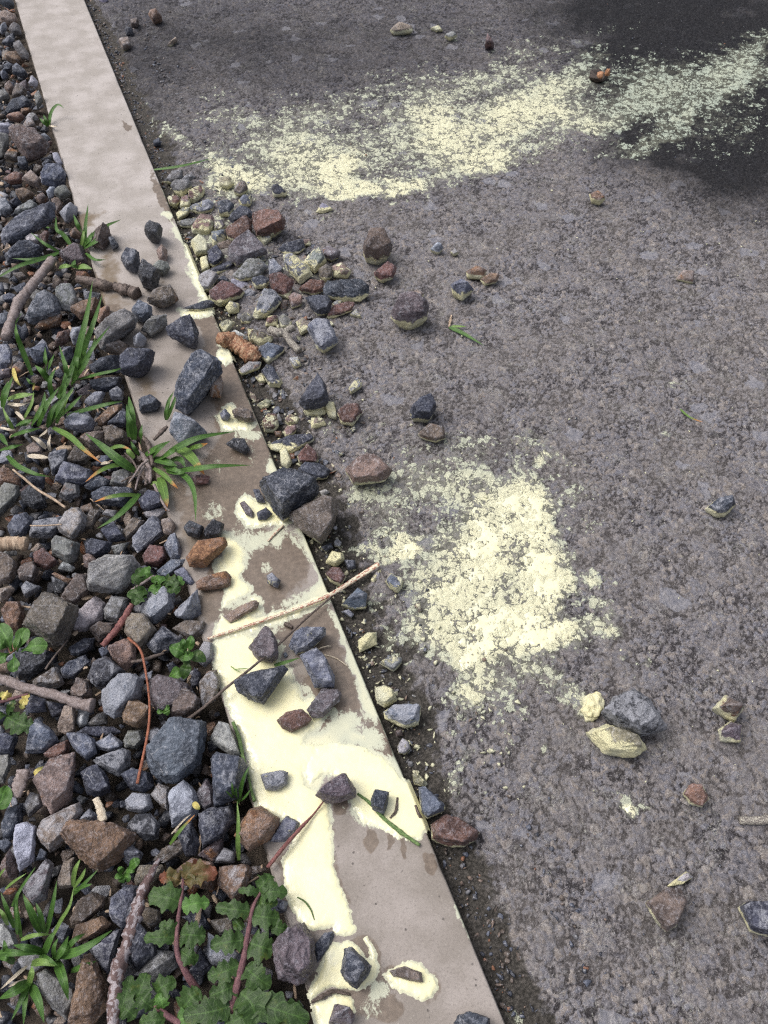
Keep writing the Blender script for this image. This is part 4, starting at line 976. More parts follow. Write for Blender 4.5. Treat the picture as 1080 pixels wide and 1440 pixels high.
G f brown 0 0 .5|680,890 750,845 890,845 850,930 750,980
G h slate 0 0 .5|525,60 640,-10 715,-10 690,70 600,120 540,110
G g tan 0 0 .6|195,500 240,450 340,460 425,570 340,710 280,700 200,600
G g blue 0 0 .5|305,410 400,290 500,250 570,290 560,400 430,510 390,515
G g blue 0 0 .6|570,440 740,265 765,440 680,495 580,460
G g slate 0 0 .5|360,680 480,545 620,640 540,720 430,755
G g pink 0 0 .5|60,710 120,700 200,640 270,680 270,800 190,880 100,780
G g brown .05 .1 .5|560,560 650,500 800,520 790,600 700,640 620,590
G g slate 0 0 .5|690,960 720,860 770,900 750,1000 700,1010
G 1 purple 0 0 .5|212,957 222,950 250,955 268,968 262,990 225,1003 212,985
G h black 0 0 .6|140,250 150,100 380,90 410,110 370,180 230,300 150,290
G h slate 0 0 .5|460,230 520,170 640,120 680,170 560,290 480,280
G h black 0 0 .6|670,290 710,170 810,130 945,240 850,330 740,360
G h blue 0 0 .6|775,390 900,280 1000,265 1080,300 1060,440 960,520 870,590 800,540|big blue grey stone beside the orange stem
G i rust 0 0 .6|65,250 120,150 170,135 300,200 260,310 180,335 80,300
G h brown 0 0 .5|540,380 590,290 690,320 700,420 620,455 550,430
G h brown 0 0 .5|250,310 370,250 430,210 490,330 420,360 270,350
G h blue 0 0 .5|200,510 240,420 340,450 350,540 230,550
G h slate 0 0 .5|345,460 490,490 480,560 400,585
G h tan 0 0 .5|440,640 500,520 570,520 570,690 510,715 450,690
G h white 0 0 .5|570,610 600,530 675,545 660,640 600,660
G h grey 0 0 .5|670,630 740,560 810,540 810,640 690,650
G h blue 0 0 .5|230,650 290,610 400,700 445,770 330,850 200,850 230,740
G h blue 0 0 .6|510,720 650,715 720,760 730,860 660,910 560,820
G h blue 0 0 .5|720,790 840,715 930,780 920,820 850,845 760,830
G h slate 0 0 .4|590,700 660,660 860,660 910,700 860,720 740,735
G h slate 0 0 .5|715,910 940,830 990,850 980,960 900,1030 750,960
G h red 0 0 .5|345,880 430,790 520,760 520,850 440,930
G h slate 0 0 .5|0,720 60,710 130,740 90,870 0,870
G h grey 0 0 .5|0,880 70,870 80,960 30,1080 0,1080
G j pink 0 0 .5|260,90 400,-60 560,-110 560,60 540,230 400,355 340,240|large pinkish brown wedge stone in the lower gravel
G j slate 0 0 .6|615,40 680,0 740,-20 820,80 830,170 760,210 660,190
G i grey 0 0 .5|75,440 110,370 220,360 220,450 170,500 90,490
G i blue 0 0 .5|250,500 450,270 510,330 690,310 695,400 640,620 500,740 400,750 300,690|largest flat slate slab in the gravel beside the puddle
G i brown 0 0 .6|425,180 490,60 560,50 660,140 650,230 560,270 450,250
G i pale 0 0 .6|740,420 800,300 880,330 960,550 900,560 770,470
G i slate 0 0 .6|745,580 790,535 980,590 1010,640 960,860 770,925
G k slate 0 0 .6|545,350 620,310 780,285 810,400 720,520 570,600 550,480
G i slate 0 0 .6|60,700 150,655 280,690 300,780 230,830 130,810
G i blue 0 0 .5|90,900 150,840 270,850 295,950 220,990 110,970
G i brown 0 0 .5|280,850 340,765 420,800 410,970 360,930
G k lav 0 0 .5|310,230 340,180 430,100 500,170 545,290 500,380 340,440|pale lavender stone with flat face above the bark twig
G k purple 0 0 .5|520,190 600,85 650,170 655,280 590,330 540,280
G k black 0 0 .5|5,430 60,360 170,345 235,430 220,530 130,550 30,480
G k brown 0 0 .4|190,700 260,620 430,530 455,600 440,630 270,720
G k slate 0 0 .5|370,500 480,400 550,560 510,660 440,670
G k purple 0 0 .5|535,660 640,560 720,520 720,620 650,710
G k pale 0 0 .5|660,720 730,610 820,640 800,720
G k rust 0 0 .5|400,760 490,685 640,720 680,790 640,920 520,900
G k rust 0 0 .5|690,880 700,760 900,740 940,770 880,960 800,1000
G k tan 0 0 .5|50,850 90,740 250,740 270,780 180,880 70,890
G j blue 0 0 .6|900,640 980,570 1080,650 1060,700 970,735
G j rust 0 0 .6|470,510 530,420 720,430 880,440 1035,520 960,610 890,700 750,770 650,710 580,620|large tan and rust split stone in the lower gravel
G j tan 0 0 .5|285,480 330,390 500,330 600,270 615,340 480,560 380,630 300,530
G j lav 0 0 .5|105,570 120,440 200,420 275,450 250,700 150,780 120,660
G j purple 0 0 .6|180,900 360,700 400,740 350,990 260,1030 180,940
G j grey 0 0 .5|180,290 230,190 310,210 320,280 220,370
G j slate 0 0 .6|10,450 60,310 170,280 160,420 80,540 30,540
G j blue 0 0 .6|600,390 680,310 745,360 740,430 640,440
G j tan 0 0 .5|440,880 480,720 560,690 560,900 450,910
G l brown 0 0 .5|540,280 600,150 700,80 790,120 790,180 630,320 550,320
G l rust 0 0 .5|555,430 580,330 770,265 840,330 740,400 600,470
G j brown 0 0 .5|0,750 70,620 140,760 120,850 20,820
G j blue 0 0 .5|0,550 70,545 90,580 40,640 0,610
G l blue 0 0 .6|840,260 850,130 960,40 1045,40 1040,200 1000,330 930,350 860,300
G j slate 0 0 .5|530,150 570,100 640,160 620,200 540,180
G j grey 0 0 .5|580,240 610,210 670,230 620,280
G j blue 0 0 .5|270,700 310,610 360,640 350,690
G l rust 0 0 .6|520,1080 600,700 640,580 690,560 740,640 800,800 810,940 700,1080|tall orange speckled stone beside the grass tuft at the bottom
G l grey 0 0 .5|290,710 350,680 450,740 560,820 560,900 500,1040 400,960 310,820
G l slate 0 0 .5|690,520 860,390 920,370 850,600 820,700 730,600
G l pale 0 0 .5|0,320 40,320 110,400 130,480 50,520 0,480
G m slate 0 0 .6|70,400 80,280 130,230 215,300 210,370 120,440
G m grey 0 0 .5|110,470 220,350 320,360 320,430 230,500
G m slate 0 0 .5|380,460 440,340 500,430 450,470
G m blue 0 0 .5|475,390 480,260 560,340 640,370 630,420 500,420
G m brown 0 0 .5|140,190 150,130 230,150 240,200 190,240
G m brown 0 0 .5|480,200 600,180 610,260 540,270
G m slate 0 0 .5|735,130 790,80 880,100 870,150 800,170
'''
# ------------------------------------------------------------------ stone builder
def hull_tris(P):
    bm = bmesh.new()
    for p in P: bm.verts.new(p)
    r = bmesh.ops.convex_hull(bm, input=bm.verts)
    junk = [v for v in bm.verts if not v.link_faces]
    bmesh.ops.delete(bm, geom=junk, context='VERTS')
    bmesh.ops.triangulate(bm, faces=bm.faces)
    bmesh.ops.recalc_face_normals(bm, faces=bm.faces)
    bm.verts.index_update()
    V = np.array([v.co[:] for v in bm.verts]); T = np.array([[v.index for v in f.verts] for f in bm.faces])
    bm.free(); return V, T
def subdiv(V, T):
    E = np.sort(np.concatenate([T[:, [0, 1]], T[:, [1, 2]], T[:, [2, 0]]]), 1)
    U, inv = np.unique(E, axis=0, return_inverse=True); inv = inv.ravel(); n = len(T)
    m = len(V) + inv; a, b, c = m[:n], m[n:2 * n], m[2 * n:]
    V2 = np.concatenate([V, V[U].mean(1)])
    T2 = np.concatenate([np.stack([T[:, 0], a, c], 1), np.stack([T[:, 1], b, a], 1), np.stack([T[:, 2], c, b], 1), np.stack([a, b, c], 1)])
    return V2, T2
def relax(V, T, k):
    E = np.unique(np.sort(np.concatenate([T[:, [0, 1]], T[:, [1, 2]], T[:, [2, 0]]]), 1), axis=0)
    S = np.zeros_like(V); C = np.zeros(len(V))
    np.add.at(S, E[:, 0], V[E[:, 1]]); np.add.at(S, E[:, 1], V[E[:, 0]]); np.add.at(C, E[:, 0], 1); np.add.at(C, E[:, 1], 1)
    return V + k * (S / C[:, None] - V)
def vnormals(V, T):
    fn = np.cross(V[T[:, 1]] - V[T[:, 0]], V[T[:, 2]] - V[T[:, 0]]); N = np.zeros_like(V)
    for k in range(3): np.add.at(N, T[:, k], fn)
    return N / np.maximum(np.linalg.norm(N, axis=1), 1e-12)[:, None]
def rockify(P, level, size, seed):
    V, T = hull_tris(P)
    V, T = subdiv(V, T)
    V = relax(V, T, 0.03)
    for _ in range(level - 1): V, T = subdiv(V, T)
    V = relax(V, T, 0.15)
    N = vnormals(V, T)
    q = V / size
    d = 0.035 * (vnoise3(q * 3.2 + seed * 3.7, seed) - .5) + 0.060 * (np.abs(vnoise3(q * 6.5 + seed, seed + 1) - .5) - .2) + 0.050 * (np.abs(vnoise3(q * 13, seed + 2) - .5) - .2) + 0.026 * (vnoise3(q * 30, seed + 3) - .5)
    return V + N * (d * size)[:, None], T

LANDMARKS = [('grey jointed twig', 40, 420), ('large grass tuft', 95, 535), ('broad bladed grass clump', 215, 660), ('small grass tuft by the kerb', 118, 345), ('biggest pale grey stone', 160, 807), ('biggest brown stone', 70, 865), ('red purple stick', 140, 910), ('orange stem', 205, 1000), ('thick grey twig at the left edge', 70, 970), ('rosette weed at the left edge', 20, 912), ('upright leafy seedling', 267, 920), ('largest flat slate slab', 250, 1040), ('large tan and rust split stone', 140, 1185), ('flaking bark twig', 180, 1330), ('bottom left grass tuft', 50, 1340), ('lobed purple stemmed weed', 310, 1330), ('pinkish brown wedge stone', 80, 1105), ('sawn wood stub', 20, 765), ('white veined slate', 105, 670), ('long pale streaked slate', 40, 315), ('crinkled small weed', 215, 815), ('grass sprig by the puddle', 333, 1105), ('tiny clover seedling', 230, 995), ('big brown wedge stone', 40, 205), ('tiny grass tuft at the upper kerb', 70, 175),
             ('rotten bark', 335, 490), ('brick red block', 377, 312), ('biggest slate block', 405, 690), ('big brown slab', 446, 735), ('red flecked straw', 420, 858), ('far paint band', 580, 215), ('middle paint patch', 720, 820), ('nut husk', 845, 112), ('long dark slate', 487, 408), ('oblong slate on the kerb', 275, 540), ('largest paint puddle', 380, 1050), ('dark purple red stone', 640, 1168), ('large right hand slate', 885, 1005), ('heart shaped stone', 937, 1278), ('forked twig in the pile', 400, 472), ('painted stick at the right edge', 1062, 1153), ('green blade on the asphalt', 655, 468), ('pointed slate shard', 445, 555), ('lowest paint pool', 490, 1360), ('flat rust stone on the kerb', 290, 775), ('dark gnarly twig', 165, 405), ('squat purple block', 577, 435)]
used_labels = {}
ORD = ['', 'second ', 'third ', 'fourth ', 'fifth ', 'sixth ', 'seventh ', 'eighth ', 'ninth ', 'tenth ']
def side(dx, dy):
    if abs(dx) > 1.8 * abs(dy): return 'right of' if dx > 0 else 'left of'
    if abs(dy) > 1.8 * abs(dx): return 'below' if dy > 0 else 'above'
    return ('below ' if dy > 0 else 'above ') + ('right of' if dx > 0 else 'left of')
def relabel(items):
    """items: (object, descr, px, py). Names each by its look and by a landmark near it; ranks ties by nearness."""
    pend = []
    for o, d, px, py in items:
        lm = sorted(LANDMARKS, key=lambda L: math.hypot(L[1] - px, L[2] - py))[:5]
        cands = []
        for L in lm:
            dist = math.hypot(L[1] - px, L[2] - py)
            if dist < 6: continue
            cands.append((d, side(px - L[1], py - L[2]), L[0], dist))
        pend.append([o, cands])
    from collections import Counter
    choice = [0] * len(pend)
    for _ in range(40):
        keys = Counter(c[choice[i]][:3] for i, (o, c) in enumerate(pend))
        moved = False
        seen = set()
        for i, (o, c) in enumerate(pend):
            k = c[choice[i]][:3]
            if keys[k] > 1 and k in seen and choice[i] + 1 < len(c):
                free = [j for j in range(choice[i] + 1, len(c)) if keys.get(c[j][:3], 0) == 0]
                if free:
                    keys[k] -= 1; choice[i] = free[0]; keys[c[free[0]][:3]] += 1; moved = True
            seen.add(k)
        if not moved: break
    byk = {}
    for i, (o, c) in enumerate(pend): byk.setdefault(c[choice[i]][:3], []).append((c[choice[i]][3], o))
    for (d, s, L), lst in byk.items():
        lst.sort(key=lambda t: t[0])
        for r, (_, o) in enumerate(lst):
            if len(lst) == 1: o['label'] = '%s %s the %s' % (d, s, L)
            else: o['label'] = '%s%s %s the %s' % (('nearest ' if r == 0 else ORD[min(r, 9)] + 'nearest '), d, s, L)

def shape_word(pp):
    q = pp - pp.mean(0); w, v = np.linalg.eigh(np.cov(q.T)); r = math.sqrt(w[1] / max(w[0], 1e-6))
    if r > 2.3: return 'elongated'
    if r > 1.6: return 'oblong'
    if len(pp) <= 4: return 'tapering'
    return 'blocky' if len(pp) <= 6 else 'angular'

placed = []                                   # px, py, radius px of everything traced in the gravel
tolabel = []
si = 0
for line in STONES.strip().split('\n'):
    fld = line.split('|'); h = fld[0].split(); zone, tile, kind = h[0], h[1], h[2]
    pa, sp, th = float(h[3]), float(h[4]), float(h[5])
    if zone == 'R' and tile in 'ABCD': th *= .82
    if zone == 'R' and pa > 0 and kind not in ('yel',): pa += .15; sp += .08 if tile in 'ABCD' else .04
    tx, ty, ts = TILE[tile]
    pp = np.array([[float(q) for q in w.split(',')] for w in fld[1].split()]) / ts + np.array([tx, ty])
    if zone == 'G': pp = pp.mean(0) + (pp - pp.mean(0)) * 1.09
    else: pp = pp.mean(0) + (pp - pp.mean(0)) * (1.10 if tile in 'ABCD' and zone == 'R' else 1.04)
    si += 1; rs = np.random.default_rng(1000 + si)
    cpx = (pp.min(0) + pp.max(0)) / 2; cen = pp.mean(0) * .5 + cpx * .5
    # resample the outline with small corner jitter
    rays = np.array([ray(*p) for p in pp]); rays /= np.linalg.norm(rays, axis=1)[:, None]
    dc = ray(*cen); dc /= np.linalg.norm(dc)
    elev = math.asin(-dc[2])
    tau = 0.55 * (math.pi / 2 - elev)
    hz = -np.array([dc[0], dc[1], 0]); hz /= max(np.linalg.norm(hz), 1e-9)
    nrm = np.array([0, 0, 1]) * math.cos(tau) + hz * math.sin(tau)
    if zone != 'R' or True:
        t1 = np.cross(nrm, [rs.normal(), rs.normal(), 0.2]); t1 /= np.linalg.norm(t1); nrm = nrm + t1 * 0.10 * rs.random(); nrm /= np.linalg.norm(nrm)
    rim = rays * ((dc @ nrm) / (rays @ nrm))[:, None]          # rim in a tilted plane, at distance 1
    c0 = rim.mean(0); rr = rim - c0
    # how wide the stone is
    up2 = np.cross(dc, [0, 0, 1]); up2 /= np.linalg.norm(up2)
    wpx = pp - pp.mean(0); ev = np.linalg.eigvalsh(np.cov(wpx.T)); minor = 2 * math.sqrt(max(ev[0], 1)) / F * 2.0
    thick = minor * th * 1.15
    top = []
    t2_ = np.cross(nrm, rs.normal(size=3)); tiltv = t2_ / np.linalg.norm(t2_) * 0.22 * rs.normal()
    mode = rs.random() * (.6 if len(pp) > 5 else 1.0)
    for k in range(len(rr)):
        f = 0.62 + 0.28 * rs.random()
        hh = thick * (0.46 + 0.05 * rs.normal()) + float(rr[k] @ tiltv) * f
        if mode < 0.68: top.append(c0 + rr[k] * f + nrm * hh)           # slabby top, one broken plane
    if mode >= 0.68:                                                    # peaked / ridged top
        ax = rr[np.argmax((rr ** 2).sum(1))]
        for s_ in (-.45, -.12, .2, .5):
            top.append(c0 + ax * s_ + rr[rs.integers(len(rr))] * 0.22 * rs.random() + nrm * thick * (0.40 + 0.30 * rs.random()))
    bot = [c0 + r_ * (0.62 + 0.25 * rs.random()) - nrm * thick * (0.42 + 0.2 * rs.random()) for r_ in rr]
    mid = [c0 + r_ * 0.97 - nrm * thick * 0.22 * rs.random() for r_ in rr]
    P = np.concatenate([rim, mid, np.array(top), np.array(bot)])
    zg = {'R': None, 'K': 0.0, 'G': -0.026}[zone]
    g0 = unproj(*cen, 0.0)
    if zone == 'R': zg = road_z(g0[0], g0[1])
    if zone == 'G' and g0[0] > KX0 - 0.02: zg = -0.012
    sc = (CAMH - zg + 0.10 * thick) / (-P[:, 2].min())
    for _ in range(2):
        sc = (CAMH - zg + 0.12 * thick * sc) / (-P[:, 2].min())
    P = P * sc + np.array([0, 0, CAMH])
    if zone == 'R' and P[:, 0].min() < KX1 and P[:, 2].min() < -.002 and (P[:, 0] < KX1).mean() > 0.35:
        pass
    ctr = P.mean(0); size = float(np.linalg.norm(P.max(0) - P.min(0))) * 0.55
    pxsize = math.sqrt(abs(np.cross(pp - pp.mean(0), np.roll(pp, -1, 0) - pp.mean(0)).sum()) / 2)
    lev_ = 4 if pxsize > 62 else (3 if pxsize > 22 else 2)
    if kind == 'yel' and pa > .88: lev_ = 3
    V, T = rockify(P - ctr, lev_, size, si)
    if kind == 'yel' and pa > .88:
        for _ in range(5): V = relax(V, T, .5)
        V = V + vnormals(V, T) * (size * (.12 + .22 * (vnoise3(V / size * 5 + si, si) - .5) + .12 * (vnoise3(V / size * 12 + si, si + 3) - .5)))[:, None]
    hf = (V[:, 2] - V[:, 2].min()) / max(1e-6, V[:, 2].max() - V[:, 2].min())
    painted = pa > 0 or sp > 0
    if kind == 'yel' and pa > .88: mat = M_CLOT
    else: mat = M_PSTONE if painted else M_STONE
    nm = {'R': 'loose_stone', 'K': 'kerb_stone', 'G': 'gravel_stone'}[zone]
    if mat is M_CLOT: nm = 'paint_lump'
    me = mesh_np(nm, V, T, mat, True, dict(hf=hf) if painted else None)
    o = link(nm, me); o.location = ctr
    base, word, rust, bloom = KIND[kind]
    j = 0.85 + 0.35 * rs.random(); tint = 1 + 0.03 * rs.normal(size=3)
    o.color = (*np.clip(np.array(base) * j * tint, .01, .9), 1)
    o['rust'] = float(rust + 0.10 * rs.normal()); o['bloom'] = float(bloom + 0.08 * rs.normal()); o['paint'] = pa; o['splat'] = sp
    o['category'] = 'paint lump' if mat is M_CLOT else 'stone'
    o['group'] = {'R': 'loose stones on the asphalt', 'K': 'stones lying on the kerb', 'G': 'stones of the gravel bed'}[zone]
    if len(fld) > 2: o['label'] = fld[2]
    else:
        szw = 'tiny' if pxsize < 15 else 'small' if pxsize < 26 else 'medium' if pxsize < 42 else 'large'
        d = '%s %s %s stone' % (szw, shape_word(pp), word)
        if mat is M_CLOT: d = '%s clot of yellow paint' % szw
        elif kind == 'yel': d = '%s %s yellow coated stone' % (szw, shape_word(pp))
        elif pa >= .35 or sp >= .35: d = '%s %s paint smeared %s stone' % (szw, shape_word(pp), word)
        elif pa >= .15: d = '%s %s paint rimmed %s stone' % (szw, shape_word(pp), word)
        tolabel.append((o, d, cen[0], cen[1]))
    placed.append((cen[0], cen[1], pxsize * 0.56, ctr[0], ctr[1], size * 0.5))
n_g = sum(1 for l in STONES.strip().split('\n') if l[0] == 'G')

# ------------------------------------------------------------------ gravel between and under the traced stones
protos = []
for k in range(16):
    r_ = np.random.default_rng(500 + k); n = 10
    P = r_.normal(size=(n, 3)); P /= np.linalg.norm(P, axis=1)[:, None]; P *= (np.array([1, .55 + .4 * r_.random(), .42 + .35 * r_.random()]))
    P *= (0.8 + 0.3 * r_.random((n, 1)))
    protos.append((rockify(P, 3, 1.3, 700 + k), rockify(P, 1, 1.3, 700 + k), rockify(P, 2, 1.3, 700 + k)))
def rotm(r_):
    q = r_.normal(size=4); q /= np.linalg.norm(q); w, x, y, z = q
    return np.array([[1-2*(y*y+z*z), 2*(x*y-z*w), 2*(x*z+y*w)], [2*(x*y+z*w), 1-2*(x*x+z*z), 2*(y*z-x*w)], [2*(x*z-y*w), 2*(y*z+x*w), 1-2*(x*x+y*y)]])
def flat_rot(r_):
    a = r_.random() * 6.283; t = r_.normal() * .35; s = r_.normal() * .35
    A = np.array([[math.cos(a), -math.sin(a), 0], [math.sin(a), math.cos(a), 0], [0, 0, 1]])
    B = np.array([[1, 0, 0], [0, math.cos(t), -math.sin(t)], [0, math.sin(t), math.cos(t)]]); C_ = np.array([[math.cos(s), 0, math.sin(s)], [0, 1, 0], [-math.sin(s), 0, math.cos(s)]])
    return A @ B @ C_
pl = np.array(placed)
fr = np.random.default_rng(99)
cell = {}
def near_ok(x, y, r, k):
    gx, gy = int(x // .04), int(y // .04)
    for i in (-1, 0, 1):
        for j in (-1, 0, 1):
            for (a, b, c) in cell.get((gx + i, gy + j), ()):
                if (a - x) ** 2 + (b - y) ** 2 < ((c + r) * k) ** 2: return False
    return True
for p in placed: cell.setdefault((int(p[3] // .04), int(p[4] // .04)), []).append((p[3], p[4], p[5] * .95))
cand = []
for r0, n in ((.021, 2600), (.016, 5200), (.012, 9000), (.0085, 14000), (.006, 12000)):
    for _ in range(n):
        x = KX0 - .004 - r0 * .6 - 0.92 * fr.random() ** 1.15; y = -0.35 + 3.7 * fr.random(); r = r0 * (.85 + .3 * fr.random())
        if r0 < .0085 and (x < -.55): continue
        if near_ok(x, y, r, .86):
            cell.setdefault((int(x // .04), int(y // .04)), []).append((x, y, r)); cand.append((x, y, r))
cand = np.array(cand)
q, dq = project(np.stack([cand[:, 0], cand[:, 1], np.full(len(cand), -.015)], 1))
inframe = (q[:, 0] > 2) & (q[:, 0] < 1078) & (q[:, 1] > 2) & (q[:, 1] < 1438) & (dq > 0)
pxr = cand[:, 2] * F / np.maximum(dq, .2)
# not hidden behind a traced stone
hid = np.array([((pl[:, 0] - a) ** 2 + (pl[:, 1] - b) ** 2 < (pl[:, 2] * .9) ** 2).any() for a, b in q])
order = [i for i in np.argsort(-pxr) if inframe[i] and not hid[i]]
NIND = max(0, 298 - n_g); ind = set(order[:NIND])
FK = ['slate', 'blue', 'blue', 'slate', 'brown', 'grey', 'purple', 'tan', 'rust', 'pale', 'red', 'brown']
pm = [mesh_np('gravel_stone', pr[0][0] * .013, pr[0][1], M_STONE) for pr in protos]   # shared, 13 mm
acc_v, acc_t, acc_r, acc_p = [], [], [], []; nv = 0
def add_stuff(V, T, rnd, pnt=0.0):
    global nv
    acc_v.append(V); acc_t.append(T + nv); acc_r.append(np.full(len(V), rnd)); acc_p.append(np.full(len(V), pnt)); nv += len(V)
for i, (x, y, r) in enumerate(cand):
    k = fr.integers(16); R_ = flat_rot(fr); z = -.030 + r * .25 + .004 * fr.normal() - (.006 if x > -.06 else 0)
    if i in ind:
        o = link('gravel_stone', pm[k]); kd_ = FK[fr.integers(len(FK))]; base, word, rust, bloom = KIND[kd_]
        o.matrix_world = Matrix.LocRotScale(Vector((x, y, z)), Matrix(R_.tolist()).to_quaternion(), Vector((r / .013, r / .013, r / .013)))
        # scale on shared unit mesh
        jj = .85 + .4 * fr.random(); o.color = (*[min(.9, b_ * jj) for b_ in base], 1)
        o['rust'] = float(rust + .1 * fr.normal()); o['bloom'] = float(bloom + .08 * fr.normal())
        o['category'] = 'stone'; o['group'] = 'stones of the gravel bed'
        tolabel.append((o, '%s rounded %s stone' % ('tiny' if pxr[i] < 8.5 else 'small', word), q[i, 0], q[i, 1]))
    else:
        pr = protos[k][2 if inframe[i] else 1]; add_stuff(pr[0] @ R_.T * r + np.array([x, y, z]), pr[1], fr.random())
# lower layer
gx_, gy_ = np.meshgrid(np.arange(-.62, KX0 - .008, .021), np.arange(-.34, 3.3, .022))
for x, y in zip(gx_.ravel(), gy_.ravel()):
    x += .008 * fr.normal(); y += .008 * fr.normal(); r = .010 + .008 * fr.random()
    if x > KX0 - .008: continue
    k = fr.integers(16); pr = protos[k][1]
    add_stuff(pr[0] @ rotm(fr).T * r + np.array([x, y, -.046 + .004 * fr.normal()]), pr[1], fr.random() * .8)
gf = link('gravel_fill', mesh_np('gravel_fill', np.concatenate(acc_v), np.concatenate(acc_t), M_FILL, True, dict(rnd=np.concatenate(acc_r), pnt=np.concatenate(acc_p))))
gf['kind'] = 'stuff'; gf['label'] = 'small mixed gravel filling between and under the larger stones'; gf['category'] = 'gravel'

# grit in the gutter and strewn over the road
acc_v, acc_t, acc_r, acc_p = [], [], [], []; nv = 0
for n in range(5600):
    if n < 4300:
        x = KX1 + .004 + abs(fr.normal()) * .062; y = -.3 + 3.3 * fr.random()
    else:
        y = -.2 + 3.2 * fr.random(); x = KX1 + .1 + fr.random() * (0.4 + .62 * max(y, 0))
    r = (.0014 + .0046 * fr.random() ** 2.0) * (1.15 if n < 4300 else .62)
    pr = protos[fr.integers(16)][1]; qp, _ = project(np.array([[x, y, ROADZ]]))
    py_ = qp[0, 1]; pnt = 0.25
    if 250 < py_ < 480 or 560 < py_ < 1150: pnt = .36 + .42 * fr.random()
    add_stuff(pr[0] @ rotm(fr).T * r + np.array([x, y, road_z(x, y) + r * .3 + (.0012 if x > KX1 + .1 else -.002)]), pr[1], fr.random() ** 1.25 * .84, pnt)
for n in range(420):                            # small paint dusted pebbles through the stone pile
    px_, py_ = [(300, 320), (330, 370), (385, 420), (360, 480), (400, 540), (425, 610), (455, 660), (300, 275), (430, 380)][fr.integers(9)]
    px_ += 34 * fr.normal(); py_ += 34 * fr.normal(); w_ = unproj(px_, py_, ROADZ)
    if w_[0] < KX1 + .008: continue
    r = .004 + .0065 * fr.random() ** 1.8; pr = protos[fr.integers(16)][2]
    add_stuff((pr[0] * np.array([1.25, 1.1, .6])) @ flat_rot(fr).T * r + np.array([w_[0], w_[1], road_z(w_[0], w_[1]) + r * .3]), pr[1], fr.random() * .9, 0.05 + .50 * fr.random())
gg = link('road_grit', mesh_np('road_grit', np.concatenate(acc_v), np.concatenate(acc_t), M_FILL, True, dict(rnd=np.concatenate(acc_r), pnt=np.concatenate(acc_p))))
gg['kind'] = 'stuff'; gg['label'] = 'fine grit and tiny pebbles in the gutter and on the road'; gg['category'] = 'grit'
relabel(tolabel)
for o, d, _a, _b in tolabel:
    w_ = o['label'].split()
    if len(w_) > 16: o['label'] = ' '.join(x for x in w_ if x not in ('tiny', 'small', 'medium', 'coated'))
# ------------------------------------------------------------------ twigs, stems, grass and weeds
def tpt(tile, s):
    tx, ty, ts = TILE[tile]
    return [(float(a) / ts + tx, float(b) / ts + ty) for a, b in (w.split(',') for w in s.split())]
def ground_z(px, py):
    x = unproj(px, py, 0)[0]
    return -.004 if x < KX0 else 0.0 if x < KX1 else road_z(x, 0)
def smooth_path(P, n):
    P = np.asarray(P, float); m = len(P)
    if m == 2: return P[0] + (P[1] - P[0]) * np.linspace(0, 1, n)[:, None]
    Q = np.concatenate([[2 * P[0] - P[1]], P, [2 * P[-1] - P[-2]]]); out = []
    for t in np.linspace(0, m - 1 - 1e-6, n):
        i = int(t); f = t - i; a, b, c, d = Q[i], Q[i + 1], Q[i + 2], Q[i + 3]
        out.append(.5 * ((2 * b) + (c - a) * f + (2 * a - 5 * b + 4 * c - d) * f * f + (3 * b - 3 * c + d - a) * f ** 3))
    return np.array(out)
def tube(path, rad, sides=9, bump=0.12, seed=0, flat=1.0):
    n = len(path); T = np.gradient(path, axis=0); T /= np.maximum(np.linalg.norm(T, axis=1), 1e-9)[:, None]
    S = np.cross(T, [0, 0, 1.0]); S /= np.maximum(np.linalg.norm(S, axis=1), 1e-9)[:, None]; U = np.cross(S, T)
    r_ = np.random.default_rng(seed); a = np.linspace(0, 2 * math.pi, sides + 1)[:-1]
    k = 1 + bump * (r_.random((n, sides)) - .5) + bump * 0.8 * (r_.random((n, 1)) - .5)
    V = path[:, None, :] + (rad[:, None] * k)[:, :, None] * (np.cos(a)[None, :, None] * S[:, None, :] + flat * np.sin(a)[None, :, None] * U[:, None, :])
    V = V.reshape(-1, 3); F_ = []
    for i in range(n - 1):
        for j in range(sides):
            b = (j + 1) % sides; F_.append((i * sides + j, i * sides + b, (i + 1) * sides + b, (i + 1) * sides + j))
    V = np.concatenate([V, [path[0]], [path[-1]]]); c0 = n * sides
    for j in range(sides):
        b = (j + 1) % sides; F_.append((c0, b, j, j)); F_.append((c0 + 1, (n - 1) * sides + j, (n - 1) * sides + b, (n - 1) * sides + b))
    al = np.concatenate([np.repeat(np.concatenate([[0], np.cumsum(np.linalg.norm(np.diff(path, axis=0), axis=1))]) / .05, sides), [0, 0]])
    ac = np.concatenate([np.tile(np.abs(np.linspace(-1, 1, sides)), n), [0, 0]])
    return V, F_, al, ac
